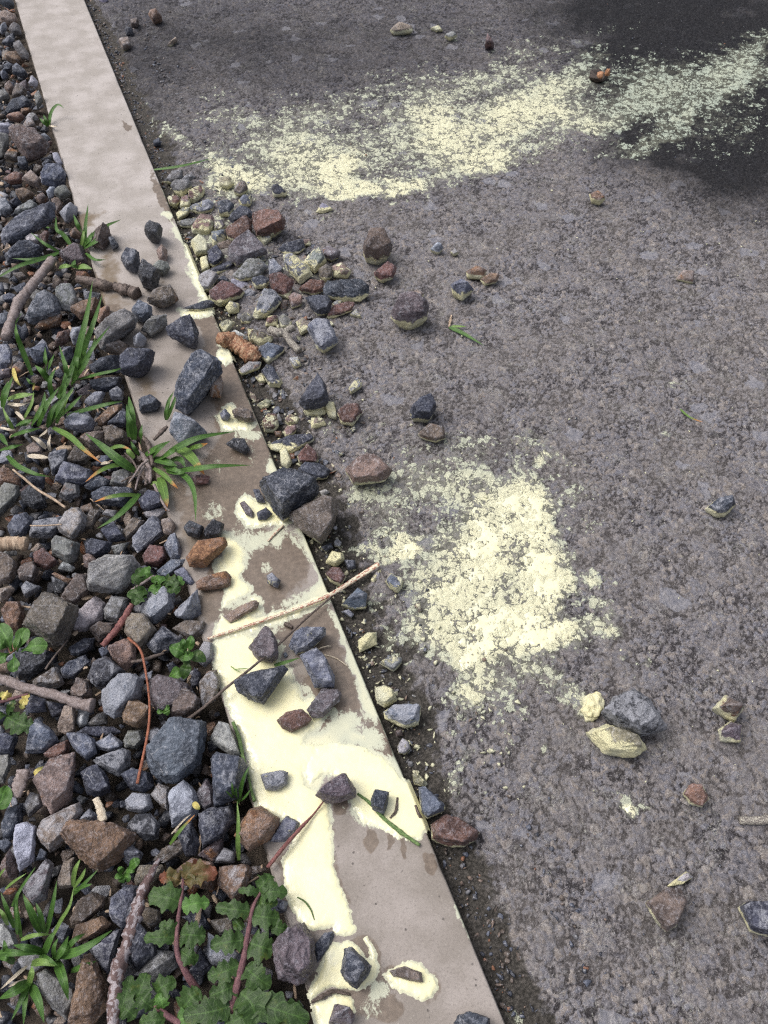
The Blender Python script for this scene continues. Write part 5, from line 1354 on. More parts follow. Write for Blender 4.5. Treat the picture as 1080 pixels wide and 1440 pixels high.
def stick(name, pts, rpx, mat, lift=None, sides=9, bump=.14, n=None, parent=None, seed=1, flat=1.0, z=None):
    """pts photo pixels; rpx radius in pixels at each point; lift extra height per point (m)"""
    L = lift if lift is not None else [0] * len(pts); W_ = []
    rr = []
    for (px, py), r, l in zip(pts, rpx, L):
        zz = (ground_z(px, py) if z is None else z) + l
        w = unproj(px, py, zz); dist = np.linalg.norm(w - np.array([0, 0, CAMH])); rm = r * dist / F * 1.0
        w = unproj(px, py, zz + rm * .8); W_.append(w); rr.append(rm)
    n = n or max(8, 7 * len(pts)); path = smooth_path(W_, n)
    rad = np.interp(np.linspace(0, len(pts) - 1, n), range(len(pts)), rr)
    V, F_, al, ac = tube(path, rad, sides, bump, seed, flat)
    bm = bmesh.new(); vs = [bm.verts.new(v) for v in V - path[0] * (parent is None)]
    for f in F_:
        f2 = list(dict.fromkeys(f))
        try: bm.faces.new([vs[i] for i in f2])
        except ValueError: pass
    me = bpy.data.meshes.new(name); bm.to_mesh(me); bm.free()
    me.polygons.foreach_set('use_smooth', np.ones(len(me.polygons), bool))
    for an, av in (('along', al), ('across', ac)):
        a = me.attributes.new(an, 'FLOAT', 'POINT'); a.data.foreach_set('value', av.astype(np.float32))
    me.materials.append(mat); o = link(name, me)
    if parent is None: o.location = path[0]
    else: o.parent = parent; o.matrix_parent_inverse = Matrix.Translation(-parent.location)
    return o

tag(stick('twig', tpt('c', '400,25 290,165 190,290 145,345 95,470 40,625'), [6, 5.6, 5.8, 7.4, 5.6, 6], M_TWIG, [.016, .014, .012, .012, .010, .008], 12, .30), 'grey jointed twig leaning on the gravel at the left', 'twig', 'twigs')
tag(stick('twig', tpt('c', '590,175 690,195 800,225 870,230 940,255 985,262 1040,288'), [4, 6, 6.5, 5, 7.5, 6, 7.5], M_DARKTWIG, [.004, .006, .004, .003, .003, .003, .002], 11, .45), 'dark gnarly twig with a knobbly end reaching onto the kerb', 'twig', 'twigs')
tag(stick('twig', tpt('h', '-60,285 60,310 180,360 400,412 600,483 705,497'), [6, 6, 6, 6, 6.6, 8.5], M_TWIG, [.014, .014, .014, .013, .012, .012], 12, .28), 'thick grey twig lying from the left edge with a knotted end', 'twig', 'twigs')
tag(stick('stick', tpt('g', '245,375 205,450 165,520 110,590 20,692'), [3.4, 4.2, 5.0, 4.4, 4.0], M_RED, [.018, .014, .012, .014, .012], 8, .3), 'flat red purple stick lying across the gravel', 'stick', 'twigs')
tag(stick('stem', [(180, 897), (196, 912), (203, 934), (210, 985), (208, 1030), (193, 1102)], [1.7, 1.7, 1.6, 1.5, 2.0, 2.1], M_ORANGE, [.016, .026, .026, .020, .018, .016], 8, .06), 'bright orange dry stem curving over the gravel', 'stem', 'twigs')
tag(stick('twig', [(224, 1208), (214, 1226), (199, 1258), (188, 1298), (178, 1332), (166, 1362), (162, 1400), (158, 1450)], [2.4, 4.2, 6.5, 8.2, 7.6, 9.6, 7.6, 7], M_FLAKE, [.02, .022, .022, .022, .020, .018, .016, .016], 14, .42), 'purple brown twig with flaking bark at the bottom', 'twig', 'twigs')
tag(stick('wood_stub', tpt('f', '-40,255 60,242 120,238 205,240'), [9.5, 9.2, 9.2, 8.6], M_SAWN, [.008, .008, .008, .008], 14, .16), 'thick peeled wood stub cut by the left edge', 'wood piece', 'twigs')
st = tag(stick('straw', [(292, 898), (345, 881), (400, 862), (459, 839), (500, 814), (533, 793)], [2.2, 2.2, 2.7, 3.4, 4.0, 4.2], M_STRIPE, [.004, .004, .004, .005, .010, .014], 8, .03, 60, None, 3, .6), 'long red flecked straw lying across the kerb into the gutter', 'straw', 'twigs')
tag(stick('stem', [(465, 840), (428, 872), (391, 907), (355, 938), (317, 968), (286, 995), (256, 1017)], [1.5, 1.6, 1.8, 1.8, 1.9, 2.2, 2.4], M_DARKTWIG, [.010, .012, .022, .024, .020, .016, .010], 7, .12), 'thin dark red stem crossing the straw and the purple stone on the kerb', 'stem', 'twigs')
tag(stick('stem', [(455, 1127), (441, 1145), (425, 1162), (400, 1190), (376, 1220)], [1.2, 1.3, 2.6, 2.8, 2.8], M_RED, [.008, .006, .010, .014, .014], 7, .2), 'thin red stem slanting from the purple blue stone over the puddle edge', 'stem', 'twigs')
tag(stick('straw', tpt('d', '100,650 180,715 290,805 400,870 497,938'), [1.5, 1.6, 1.8, 1.9, 1.7], M_SAWN, [.018, .018, .018, .016, .014], 6, .1), 'thin brown straw on the gravel below the large grass tuft', 'straw', 'twigs')
tag(stick('stem', tpt('n', '-10,118 40,145 75,185 100,230 118,288'), [.9, 1.1, 1.1, 1.0, .7], M_GREENSTEM, [.012, .006, .004, .003, .003], 6, .05), 'hair thin dark stem curling over the lower puddle', 'stem', 'twigs')
tag(stick('straw', [(450, 920), (462, 922), (475, 927), (489, 937)], [.8, .9, .9, .8], M_STRAW, None, 6, .1), 'pale thread of straw beside the blue slab on the kerb', 'straw', 'twigs')
tag(stick('straw', tpt('G', '880,515 930,490 975,478 1000,480'), [.8, .9, .9, .7], M_STRAW, [.003, .006, .006, .003], 6, .1), 'short curved straw behind the blue slab on the kerb', 'straw', 'twigs')
fk = tag(stick('twig', tpt('D', '500,790 545,835 590,880 640,930 662,955'), [2.0, 2.4, 2.6, 2.0, 1.4], M_PSTICK, None, 7, .2), 'pale forked twig beside the long thin slate', 'twig', 'twigs')
stick('twig_fork', tpt('D', '590,880 620,890 645,890'), [1.4, 1.3, .8], M_PSTICK, None, 6, .2, parent=fk)
fk = tag(stick('twig', tpt('C', '860,345 920,365 975,375 1020,440 1085,508'), [5, 6, 5.4, 5, 5], M_PSTICK, [.02, .02, .018, .012, .006], 10, .3), 'forked grey twig dusted with paint in the stone pile', 'twig', 'twigs')
stick('twig_fork', tpt('C', '960,370 1000,345 1040,330'), [4.4, 5, 4.6], M_PSTICK, [.02, .02, .018], 9, .3, parent=fk)
tag(stick('bark_piece', tpt('C', '478,405 560,430 650,480 720,530 772,575'), [7, 12, 12, 12, 8], M_ROT, [.016, .012, .010, .008, .004], 14, .40), 'rotten red brown bark piece resting over the kerb edge', 'bark', 'twigs')
tag(stick('twig', [(1040, 1153.5), (1060, 1154), (1076, 1153), (1100, 1151)], [5.0, 5.0, 5.6, 5.4], M_PSTICK, [.001, .001, .002, .002], 12, .16), 'short paint dusted stick poking in from the right edge', 'twig', 'twigs')
tag(stick('wood_chip', tpt('j', '725,232 760,310 785,405'), [4.2, 5.2, 5.6], M_STRAW, [.012, .012, .012], 9, .3, flat=.5), 'pale broken wood chip above the tan and rust stone', 'wood piece', 'twigs')
tag(stick('wood_chip', tpt('j', '175,20 150,110 120,225'), [8, 9, 6.5], M_TWIG, [.012, .014, .012], 9, .35, flat=.5), 'weathered grey wood splinter beside the pinkish wedge stone', 'wood piece', 'twigs')
tag(stick('straw', tpt('h', '512,0 450,80 395,150 345,222'), [1.2, 1.4, 1.4, 1.6], M_DARKTWIG, [.014, .018, .018, .016], 6, .1), 'thin dark straw between two slates below the biggest brown stone', 'straw', 'twigs')
tag(stick('straw', tpt('f', '230,104 330,104 470,95'), [1, 1.1, .9], M_SAWN, [.016, .018, .018], 6, .1), 'very thin straw lying across two dark slates at the left', 'straw', 'twigs')
tag(stick('twig', tpt('g', '240,815 330,800 420,770 490,748'), [2, 2.4, 2.4, 1.6], M_DARKTWIG, [.014, .016, .014, .012], 7, .2), 'thin dark twig under the orange stem', 'twig', 'twigs')
tag(stick('straw', tpt('o', '415,330 455,285 500,240 532,210'), [1.3, 1.6, 1.8, 1.2], M_STRIPE, [.001] * 4, 6, .2), 'short red straw bit set in the smeared paint on the kerb', 'straw', 'twigs')
tag(stick('twig', tpt('o', '540,955 565,965 600,985'), [2.6, 3.2, 2.6], M_DARKTWIG, [.001] * 3, 8, .3), 'dark twig fragment near the crossing of the straws', 'twig', 'twigs')
tag(stick('twig', tpt('n', '100,912 180,868 260,832 330,842 385,855'), [1.6, 2.6, 2.6, 2.2, 1.8], M_DARKTWIG, [.002, .004, .004, .003, .002], 8, .4), 'dark muddy twig lying across the lowest paint pool', 'twig', 'twigs')
tag(stick('twig', tpt('y', '566,212 590,180 597,125'), [1.2, 2.2, 1.4], M_DARKTWIG, [.002] * 3, 7, .4), 'short dark twig beside the slate in the right hand pool', 'twig', 'twigs')
tag(stick('twig', tpt('y', '672,158 690,200 718,242'), [1.6, 2.2, 2.2], M_DARKTWIG, [.002] * 3, 7, .4), 'dark muddy twig by the blue stone at the paint pool tip', 'twig', 'twigs')
tag(stick('grass_stalk', tpt('H', '110,940 200,1010 290,1110 400,1200 530,1290'), [1.6, 2.2, 2.6, 3.0, 2.2], M_GREENSTEM, [.002] * 5, 8, .3), 'muddy green stalk half buried in the edge of the paint pool', 'stem', 'twigs')
tag(stick('straw', tpt('v', '825,250 820,275 815,300'), [1.2, 2.0, 1.4], M_SAWN, [.001] * 3, 6, .2), 'tiny dry straw tuft behind the green blade on the asphalt', 'straw', 'twigs')

# ---- blades and leaves
def ribbon(name, pts, wpx, mat, lift, parent, n=14, fold=.25, prof=None, teeth=0, nx=3, cup=0.0, seed=0):
    """a blade or leaf: pts photo pixels from foot to tip, width in pixels, lift in metres at each point"""
    W_ = []; z0 = [ground_z(*p) for p in pts]; z0 = [z0[0] if abs(z - z0[0]) < .03 else z for z in z0]
    for (px, py), l, zz in zip(pts, lift, z0): W_.append(unproj(px, py, zz + l))
    mid = pts[len(pts) // 2]; dist = np.linalg.norm(W_[len(W_) // 2] - np.array([0, 0, CAMH])); w = wpx * dist / F
    path = smooth_path(W_, n); T = np.gradient(path, axis=0); T /= np.maximum(np.linalg.norm(T, axis=1), 1e-9)[:, None]
    view = path - np.array([0, 0, CAMH]); upv = np.array([0, 0, 1.0]) * .55 - view / np.linalg.norm(view, axis=1)[:, None] * .45
    S = np.cross(T, upv); S /= np.maximum(np.linalg.norm(S, axis=1), 1e-9)[:, None]; U = np.cross(S, T)
    t = np.linspace(0, 1, n); r_ = np.random.default_rng(seed)
    pr = prof(t) if prof else np.minimum(1, .55 + t * 2.2) * (1 - t ** 2.6) + .02
    if teeth: pr = pr * (1 + .13 * np.sin(t * teeth * 2 * math.pi + r_.random() * 6) * (t > .1)) * (1 + .10 * (r_.random(n) - .5))
    s = np.linspace(-1, 1, nx)
    V = path[:, None, :] + S[:, None, :] * (s[None, :, None] * (w / 2 * pr)[:, None, None]) + U[:, None, :] * ((np.abs(s)[None, :] ** 1.4 * fold * w / 2 * pr[:, None])[:, :, None])
    if cup: V = V + U[:, None, :] * (cup * w * .35 * (vnoise2(t[:, None] * 5 + seed, s[None, :] * 2.2 + seed) - .5))[:, :, None]
    V = V.reshape(-1, 3) - np.array(parent.location)
    me = mesh_np(name, V, grid_faces(n, nx), mat, True, dict(across=np.tile(s, n), along=np.repeat(t, nx)))
    sol = link(name, me, parent); return sol
def blades(parent, tile, rows):
    tx, ty, ts = TILE[tile]; k = 0
    for row in rows.strip().split('\n'):
        w, col, hgt, pts = row.split('|'); P = tpt(tile, pts); m = len(P); h0, h1 = [float(a) for a in hgt.split(',')]
        if m == 2:
            P = [P[0], ((P[0][0] + P[1][0]) / 2, (P[0][1] + P[1][1]) / 2), P[1]]; m = 3
        tt = np.linspace(0, 1, m); lift = .004 + h1 * np.sin(np.minimum(tt * 1.15, 1) * math.pi * .5) * .4 + (h1 * .6 + 0.0) * tt + h0 * np.sin(tt * math.pi)
        mat = {'g': M_GRASS, 'l': M_GRASS_L, 't': M_GRASS_T, 'y': M_YELLOW, 's': M_STRAW}[col]
        k += 1; ribbon('blade', P, float(w) / ts * .82, mat, lift, parent, seed=int(P[0][0] * 7 + P[-1][1]))
def plant(name, px, py, label, cat, group=None):
    return tag(empty(name, Vector(unproj(px, py, ground_z(px, py)))), label, cat, group)
GG = 'grass tufts among the stones'
t1 = plant('grass_tuft', 95, 545, 'large dense tuft of dark green grass over the gravel at the left', 'grass tuft', GG)
blades(t1, 'c', '''
58|g|.02,.10|560,950 600,700 660,450 703,190
52|g|.02,.09|580,930 650,680 720,480 775,298
44|g|.02,.07|560,960 690,720 835,530
40|g|.02,.05|540,980 660,800 730,600
34|g|.03,.03|570,945 740,900 870,870 950,838
48|g|.02,.06|520,980 500,850 450,680
40|g|.02,.05|350,900 345,800 342,690
34|g|.02,.05|350,930 380,820 412,745
44|g|.02,.07|245,905 160,690 125,590 120,510
26|g|.01,.08|120,520 140,470 165,435
46|g|.02,.04|560,960 580,800 600,640
60|g|.02,.03|440,1080 530,900 590,690
44|l|.01,.05|560,940 590,780 610,660
54|g|.01,.03|380,960 320,880 265,830
44|g|.01,.04|400,1080 380,950 430,840
40|g|.01,.03|260,980 230,960 200,925
46|g|.01,.03|470,1080 490,960 510,810
26|y|.0,.02|250,1020 258,990 262,960
''')
blades(t1, 'd', '''
60|l|.01,.03|60,115 160,90 265,75
36|l|.01,.03|100,345 60,270 18,175
56|t|.02,.03|400,330 530,400 640,500 770,600
44|g|.02,.03|510,235 700,185 830,150 930,132
50|g|.02,.02|55,545 130,620 260,680 380,705
44|g|.02,.02|0,505 90,480 175,458
44|g|.02,.02|80,400 200,360 310,335
54|g|.01,.05|290,320 350,170 450,20
54|g|.01,.05|380,310 450,180 560,20
44|g|.01,.05|450,260 540,170 622,82
60|g|.01,.04|300,300 330,180 340,60
50|g|.01,.04|240,320 290,230 340,120
44|g|.01,.03|0,380 30,430 62,470
60|g|.01,.03|20,180 40,80 100,-60
46|g|.01,.03|120,320 180,290 250,270
30|l|.01,.03|180,270 240,150 255,60
50|g|.01,.04|360,330 400,200 480,100
40|l|.01,.04|470,240 500,120 560,40
44|g|.01,.03|430,300 480,120 500,-30
46|g|.01,.03|0,130 30,60 60,-20
30|s|.01,.01|380,510 370,450 385,380
40|s|.01,.01|350,490 290,430 235,395
26|s|.01,.01|0,330 60,345 120,350
26|s|.01,.01|300,400 340,370 360,340
34|y|.01,.01|100,-120 120,-40 160,20
36|s|.01,.01|60,150 140,160 230,140
30|s|.01,.01|120,210 160,250 200,300
50|g|.01,.02|150,320 200,300 240,270
''')
t2 = plant('grass_clump', 204, 665, 'broad bladed grass clump with browning tips leaning over the kerb', 'grass tuft', GG)
blades(t2, 'e', '''
84|g|.02,.02|375,335 250,250 130,150 0,50
46|t|.02,.02|345,285 200,300 90,350 0,420
60|g|.01,.03|450,222 550,160 645,108
52|g|.01,.03|500,240 560,170 620,120
70|g|.03,.03|580,240 720,150 880,80 1140,35
60|g|.03,.02|690,335 850,320 1000,300 1265,292
96|t|.02,.02|680,155 780,210 850,290 905,365
60|g|.02,.03|560,250 640,200 690,150
56|g|.02,.02|690,340 780,400 830,520 838,720
84|t|.01,.01|565,385 590,470 610,560 612,640
46|t|.01,.015|510,310 600,370 660,430 705,470
44|t|.02,.01|400,520 280,520 160,540 68,572
60|g|.02,.01|410,510 330,600 230,690 92,772
70|g|.01,.04|370,100 360,0 330,-60 312,-170
84|g|.01,.04|340,80 350,-40 345,-130 330,-230
40|g|.01,.04|425,135 420,60 432,-20
64|g|.01,.02|640,260 720,250 760,310
80|g|.01,.02|520,245 620,270 700,300
56|t|.01,.02|780,170 860,150 930,125
60|g|.01,.02|600,300 680,330 740,350
40|g|.01,.02|410,220 370,160 345,110
46|l|.005,.005|498,430 540,440 560,515
40|t|.005,.01|190,165 270,150 350,175
52|l|.005,.01|370,240 330,190 320,160
34|s|.005,.01|120,280 160,275 190,270
70|g|.01,.02|620,330 700,345 780,330
''')
for k_, (s_, rp) in enumerate((('405,180 450,240 490,330 490,430', [1.8, 3.5, 3.2, 2.6]), ('300,200 360,260 400,330 470,420', [1, 1.4, 1.6, 1.4]), ('330,430 380,360 420,300 480,250', [1, 1.6, 1.8, 1.6]), ('440,80 480,140 500,210 510,300', [3, 4, 3.4, 2.4]), ('380,480 400,400 430,330 450,300', [1, 1.6, 1.8, 1.8]), ('520,100 560,60 600,20 620,0', [2, 3, 3, 2]), ('460,440 470,370 450,310', [2.4, 3, 2.4]), ('270,420 350,380 430,370', [1, 1.5, 1.6]), ('640,640 600,600 520,440', [1.2, 1.8, 2]))):
    P = tpt('e', s_); stick('dead_stem', P, rp, M_DARKTWIG if k_ % 2 else M_TWIG, [.006 + .008 * (k_ % 3)] * len(P), 7, .35, parent=t2, seed=k_)
blades(plant('grass_sprig', 234, 592, 'pair of short green blades in front of the oblong slate on the kerb', 'grass sprig', GG), 'C', '''
40|g|.005,.03|75,1030 90,900 130,815
34|g|.005,.04|85,1020 130,900 192,745
26|g|.005,.03|70,1030 70,960 100,880
''')
blades(plant('grass_tuft', 118, 350, 'small tuft of grass beside the kerb at the upper left', 'grass tuft', GG), 'b', '''
34|g|.01,.04|640,905 650,740 670,575
44|g|.01,.03|650,890 760,770 920,695
46|g|.01,.03|640,915 740,850 835,735
40|g|.01,.04|640,820 590,740 558,655
30|g|.01,.01|650,950 720,1000 805,1000
30|l|.005,.03|615,910 630,830 640,740
40|g|.01,.02|545,900 480,810 430,770 425,670
32|g|.01,.02|450,940 340,880 235,795
42|g|.01,.02|450,945 330,990 230,1000 95,990
24|g|.01,.01|400,760 370,755 345,755
50|l|.005,.01|450,1060 500,1050 545,1045
50|g|.005,.01|590,1060 560,1040 570,1000
60|l|.005,.01|590,1060 640,1055 700,1070
44|g|.01,.02|640,900 680,840 700,790
44|g|.03,.02|430,965 270,1010 120,1060 -90,1180
''')
blades(plant('grass_tuft', 70, 178, 'tiny grass tuft at the left rim of the upper kerb', 'grass tuft', GG), 'a', '''
26|g|.01,.03|370,960 390,850 440,795 490,825
30|g|.005,.02|360,960 345,910 330,870
30|g|.005,.02|355,965 330,930 300,895
26|g|.005,.02|370,960 380,910 385,860
20|s|.005,.01|370,950 400,960 440,960
''')
sp = plant('grass_sprig', 334, 1200, 'single upright grass sprig with a thick stalk by the puddle', 'grass sprig', GG)
blades(sp, 'k', '''
42|l|.01,.05|842,700 835,560 838,400 828,250
40|g|.01,.06|835,270 860,150 885,60 925,-20
26|g|.005,.05|815,240 780,210 740,170
28|g|.005,.05|815,250 795,170 788,100
28|g|.005,.05|850,255 890,220 932,160
24|g|.005,.05|828,250 822,190 820,145
''')
tag(stick('straw', tpt('i', '905,300 950,420 980,560 1020,700 1040,800 1070,900'), [2.2, 3, 2.6, 2, 2.2, 2.6], M_GREENSTEM, [.006] * 6, 7, .3), 'limp reddish green stalk lying along the puddle edge of the kerb', 'stem', 'twigs')
blades(plant('grass_sprig', 240, 1185, 'lone slanting green blade among slates right of the split stone', 'grass sprig', GG), 'k', '''
34|t|.01,.03|318,580 400,470 510,352
16|s|.01,.03|330,500 420,400 480,350
''')
t5 = plant('grass_tuft', 48, 1345, 'bottom left grass tuft with a green seed head', 'grass tuft', GG)
blades(t5, 'l', '''
34|l|.01,.06|382,450 460,300 530,180 560,40
42|g|.01,.06|355,390 400,180 432,-10
64|g|.01,.04|310,385 260,280 215,180 172,90
46|g|.01,.04|335,385 310,260 272,158
74|g|.02,.03|400,560 560,540 700,470 850,368
46|g|.02,.02|540,680 640,640 735,600
76|g|.02,.01|430,600 480,740 520,900
50|g|.01,.01|228,740 170,880 85,1055
70|g|.01,.01|232,780 290,900 335,1070
84|g|.02,.01|215,760 110,830 -10,890
54|g|.02,.01|110,610 50,580 -20,580
36|l|.02,.02|160,440 270,405 390,400
40|g|.01,.04|110,350 50,200 5,80
34|g|.01,.05|130,400 125,280 118,150
40|l|.01,.03|60,330 30,260 -10,195
44|g|.01,.01|205,770 190,920 178,1090
30|s|.01,.01|205,640 100,730 0,820
26|s|.005,.01|210,745 120,770 60,800
60|g|.01,.03|330,560 380,440 410,380
60|g|.02,.02|340,540 200,500 100,480
64|g|.02,.02|420,590 470,520 520,410
50|g|.02,.02|450,580 560,450 650,390
54|l|.01,.02|220,780 240,700 240,640
60|l|.01,.02|240,620 330,610 420,640
60|g|.02,.02|-10,540 100,540 290,550
40|g|.01,.02|300,560 370,590 440,640
44|g|.01,.02|60,560 40,500 30,440
40|g|.01,.05|160,420 120,150 190,10
40|g|.01,.03|420,590 410,500 440,430
''')
blades(t5, 'j', '''
46|l|.01,.05|555,900 570,780 610,690
40|l|.01,.05|560,910 620,830 650,760
36|g|.01,.05|560,930 640,900 700,880
36|g|.01,.05|560,960 640,880 745,770
26|l|.01,.05|40,920 110,860 200,800
30|g|.01,.06|90,1050 170,900 270,750
30|l|.01,.05|-10,850 10,800 40,760
''')
blades(plant('grass_blade_litter', 655, 468, 'snapped green grass blade lying alone on the asphalt', 'grass blade', GG), 'v', '''
22|g|.002,.003|815,300 880,330 962,378
14|l|.002,.004|825,296 860,297 888,298
''')
blades(plant('grass_blade_litter', 972, 584, 'short dry grass bit on the right side of the asphalt', 'grass blade', GG), 'u', '''
11|t|.003,.003|708,645 750,680 808,702
''')
blades(plant('grass_blade_litter', 255, 232, 'long green blade lying from the kerb onto the road at the upper left', 'grass blade', GG), 'q', '''
13|g|.006,.006|650,716 740,705 820,688 892,668
''')
blades(plant('grass_blade_litter', 404, 930, 'green blade trapped between stones on the paint puddle', 'grass blade', GG), 'G', '''
36|g|.004,.006|570,625 660,600 765,568
10|l|.003,.003|240,630 280,660 330,685
10|l|.003,.003|270,655 340,650 400,655
''')

def pOval(t): return np.sin(np.clip(t, 0, 1) ** .75 * math.pi) ** .65 + .05
def pSpat(t): return np.clip(.16 + 1.0 * np.clip((t - .15) / .5, 0, 1) ** 1.3, 0, 1) * np.sqrt(np.clip(1 - np.clip((t - .66) / .34, 0, 1) ** 2, 0, 1)) + .02
def pLobe(t): return (np.sin(np.clip(t, 0, 1) ** .8 * math.pi) ** .5 + .06) * (.66 + .40 * np.abs(np.sin(t * 2.6 * math.pi + .5)))
def leaves(parent, tile, rows, mat, prof, teeth=0, fold=.12, cup=.5):
    ts = TILE[tile][2]
    for r in rows.strip().split('\n'):
        w, hgt, pts = r.split('|')[:3]; P = tpt(tile, pts); h0, h1 = [float(a) for a in hgt.split(',')]
        if len(P) == 2: P = [P[0], ((P[0][0] + P[1][0]) / 2, (P[0][1] + P[1][1]) / 2), P[1]]
        tt = np.linspace(0, 1, len(P)); lift = h0 + (h1 - h0) * tt + .006 * np.sin(tt * math.pi)
        m_ = {'r': M_WEED_R, 'y': M_YELLOW, 'l': M_WEED_L}.get(r.split('|')[3] if r.count('|') > 2 else '', mat)
        q_ = random.Random(int(P[0][0] * 31 + P[-1][1] * 17)); ribbon('leaf', P, float(w) / ts * q_.uniform(.66, .98), (M_WEED_L if m_ is M_WEED and q_.random() < .14 else m_), lift, parent, 36, fold, prof, teeth, 9, cup, seed=int(P[0][0] * 13 + P[-1][1] * 7))
GW = 'weeds among the gravel'
w1 = plant('rosette_weed', 18, 914, 'rosette weed with spoon shaped leaves at the left edge', 'weed', GW)
leaves(w1, 'f', '''
118|.012,.03|130,1060 160,970 195,878
130|.012,.02|160,1055 250,1020 362,1015
120|.012,.03|90,1060 50,960 -20,850
''', M_WEED_L, pSpat)
leaves(w1, 'h', '''
112|.012,.016|105,105 105,170 100,245
100|.012,.02|70,105 20,120 -30,160
90|.012,.03|60,60 20,40 -40,20
50|.01,.03|110,90 115,40 140,-40
''', M_WEED_L, pSpat)
w2 = plant('broadleaf_weed', 10, 1005, 'weed with a toothed leaf and a yellowing leaf at the left edge', 'weed', GW)
leaves(w2, 'h', '''
190|.014,.022|50,585 150,640 255,655
80|.012,.03|50,560 80,510 112,455
90|.012,.02|30,560 0,560 -60,560
80|.016,.02|205,405 180,470 160,525|y
70|.016,.02|80,440 40,420 0,410|y
''', M_WEED, pLobe, 5)
stick('stalk', tpt('h', '-30,480 60,455 150,430 215,410'), [2, 2.4, 2.2, 1.6], M_PURPLE, [.016] * 4, 7, .1, parent=w2)
w3 = plant('leafy_seedling', 265, 920, 'upright leafy seedling with oval leaves near the puddle', 'weed', GW)
leaves(w3, 'g', '''
118|.03,.035|650,755 600,720 535,695|l
120|.03,.03|690,755 745,770 808,808
80|.04,.055|680,720 690,660 695,612|l
100|.03,.02|665,830 650,880 635,945
90|.02,.012|620,880 580,900 525,935|l
60|.04,.05|650,720 635,670 630,640
90|.04,.04|640,770 670,770 700,740|l
60|.03,.03|690,820 640,790 600,760
''', M_WEED, pOval)
stick('stalk', tpt('g', '600,900 640,850 660,790 680,720'), [2.4, 2.4, 2, 1.6], M_GREENSTEM, [.0, .012, .026, .036], 7, .1, parent=w3)
w4 = plant('crinkled_weed', 205, 812, 'crinkled small weed spreading between pale and blue stones', 'weed', GW)
leaves(w4, 'g', '''
150|.012,.016|350,260 290,290 205,300
110|.012,.018|340,290 290,330 255,380
100|.012,.02|330,210 300,170 310,100
90|.012,.02|380,190 350,140 370,90|l
110|.012,.02|480,190 540,200 600,240
110|.012,.016|500,210 560,250 610,280
90|.012,.018|430,220 450,190 500,180|l
90|.012,.014|330,220 290,190 240,200
80|.012,.014|380,250 420,260 470,240
70|.012,.014|300,180 270,160 280,140|l
80|.012,.014|400,210 420,180 430,160|l
80|.012,.014|560,200 600,190 640,230
''', M_WEED, pLobe, 4, .1, .5)
stick('stalk', tpt('g', '240,270 330,215 410,170 480,200 560,215'), [1.8, 2, 2.4, 2, 1.6], M_TWIG, [.012] * 5, 7, .2, parent=w4)
w5 = plant('clover_seedling', 230, 995, 'tiny clover seedling between rust brown stones', 'weed', GW)
leaves(w5, 'i', '''
60|.012,.02|380,190 355,165 335,145|l
64|.012,.02|380,185 400,160 420,140|l
60|.012,.018|375,200 350,215 328,225|l
66|.012,.018|385,200 400,220 415,245|l
56|.012,.02|380,190 375,165 372,150|l
50|.014,.02|380,195 400,190 425,188|l
''', M_WEED_L, pOval)
w6 = plant('young_sprout', 177, 1222, 'pale green sprout with tiny leaves right of the split stone', 'weed', GW)
leaves(w6, 'j', '''
74|.03,.045|980,750 1020,720 1060,690|l
46|.03,.035|960,780 1000,780 1025,775|l
50|.02,.03|930,810 900,820 870,835|l
46|.02,.03|935,790 915,770 900,750|l
46|.02,.02|940,810 970,830 970,870|l
40|.02,.02|930,830 930,850 945,875|l
50|.03,.03|960,790 985,770 990,740|l
''', M_WEED_L, pOval)
stick('stalk', tpt('j', '905,860 940,805 985,750'), [1.4, 1.6, 1.2], M_GREENSTEM, [.004, .018, .03], 6, .1, parent=w6)
w7 = plant('lobed_weed', 325, 1360, 'large weed with lobed leaves on purple stems at the bottom', 'weed', GW)
leaves(w7, 'm', '''
130|.03,.03|335,100 270,80 175,70
110|.03,.03|345,130 410,110 485,105
80|.03,.03|320,240 280,225 232,215
86|.03,.03|310,280 240,280 150,285
130|.03,.03|335,265 400,270 465,275
90|.028,.024|335,350 380,380 425,400
110|.036,.036|690,150 610,140 515,130
126|.036,.034|705,170 770,180 840,185
110|.036,.036|745,60 800,50 880,55
60|.036,.036|735,60 690,45 630,45
90|.036,.036|730,40 770,0 790,-40
100|.034,.034|660,295 580,305 490,320
130|.034,.032|690,310 750,330 805,345
96|.032,.03|640,420 560,455 475,480
126|.032,.03|665,430 720,480 795,530
94|.03,.028|620,520 560,550 485,580
160|.03,.028|640,560 700,620 720,720
130|.028,.026|590,630 480,660 350,680
150|.028,.026|690,600 800,640 990,700
90|.02,.02|25,690 60,580 85,475
96|.02,.024|115,600 140,530 165,460
110|.02,.024|215,560 250,530 315,500
70|.02,.02|250,640 240,600 215,570
120|.02,.026|340,650 390,590 440,550
90|.02,.018|260,700 200,700 130,710
90|.02,.02|320,700 400,680 470,640
110|.02,.02|450,720 540,650 580,600
110|.024,.02|800,720 900,650 960,640
90|.03,.03|720,100 760,110 830,95
70|.03,.03|650,200 630,210 605,230
80|.03,.03|780,200 830,230 880,240
90|.02,.02|40,640 70,650 110,690
100|.02,.02|130,560 150,600 200,640
110|.024,.024|680,640 640,690 560,720
''', M_WEED, pLobe, 5, .14, .35)
leaves(w7, 'k', '''
120|.03,.03|400,860 320,830 240,840|r
160|.03,.032|430,850 540,800 680,800|r
130|.03,.03|430,840 470,780 560,720|r
''', M_WEED_R, pLobe, 5, .12, .7)
stick('stalk', tpt('m', '420,545 360,450 320,350 325,200 345,60 352,-20'), [5, 4, 3.2, 2.6, 2.2, 1.5], M_PURPLE, [.006, .022, .028, .028, .028, .028], 9, .12, parent=w7, z=-.004)
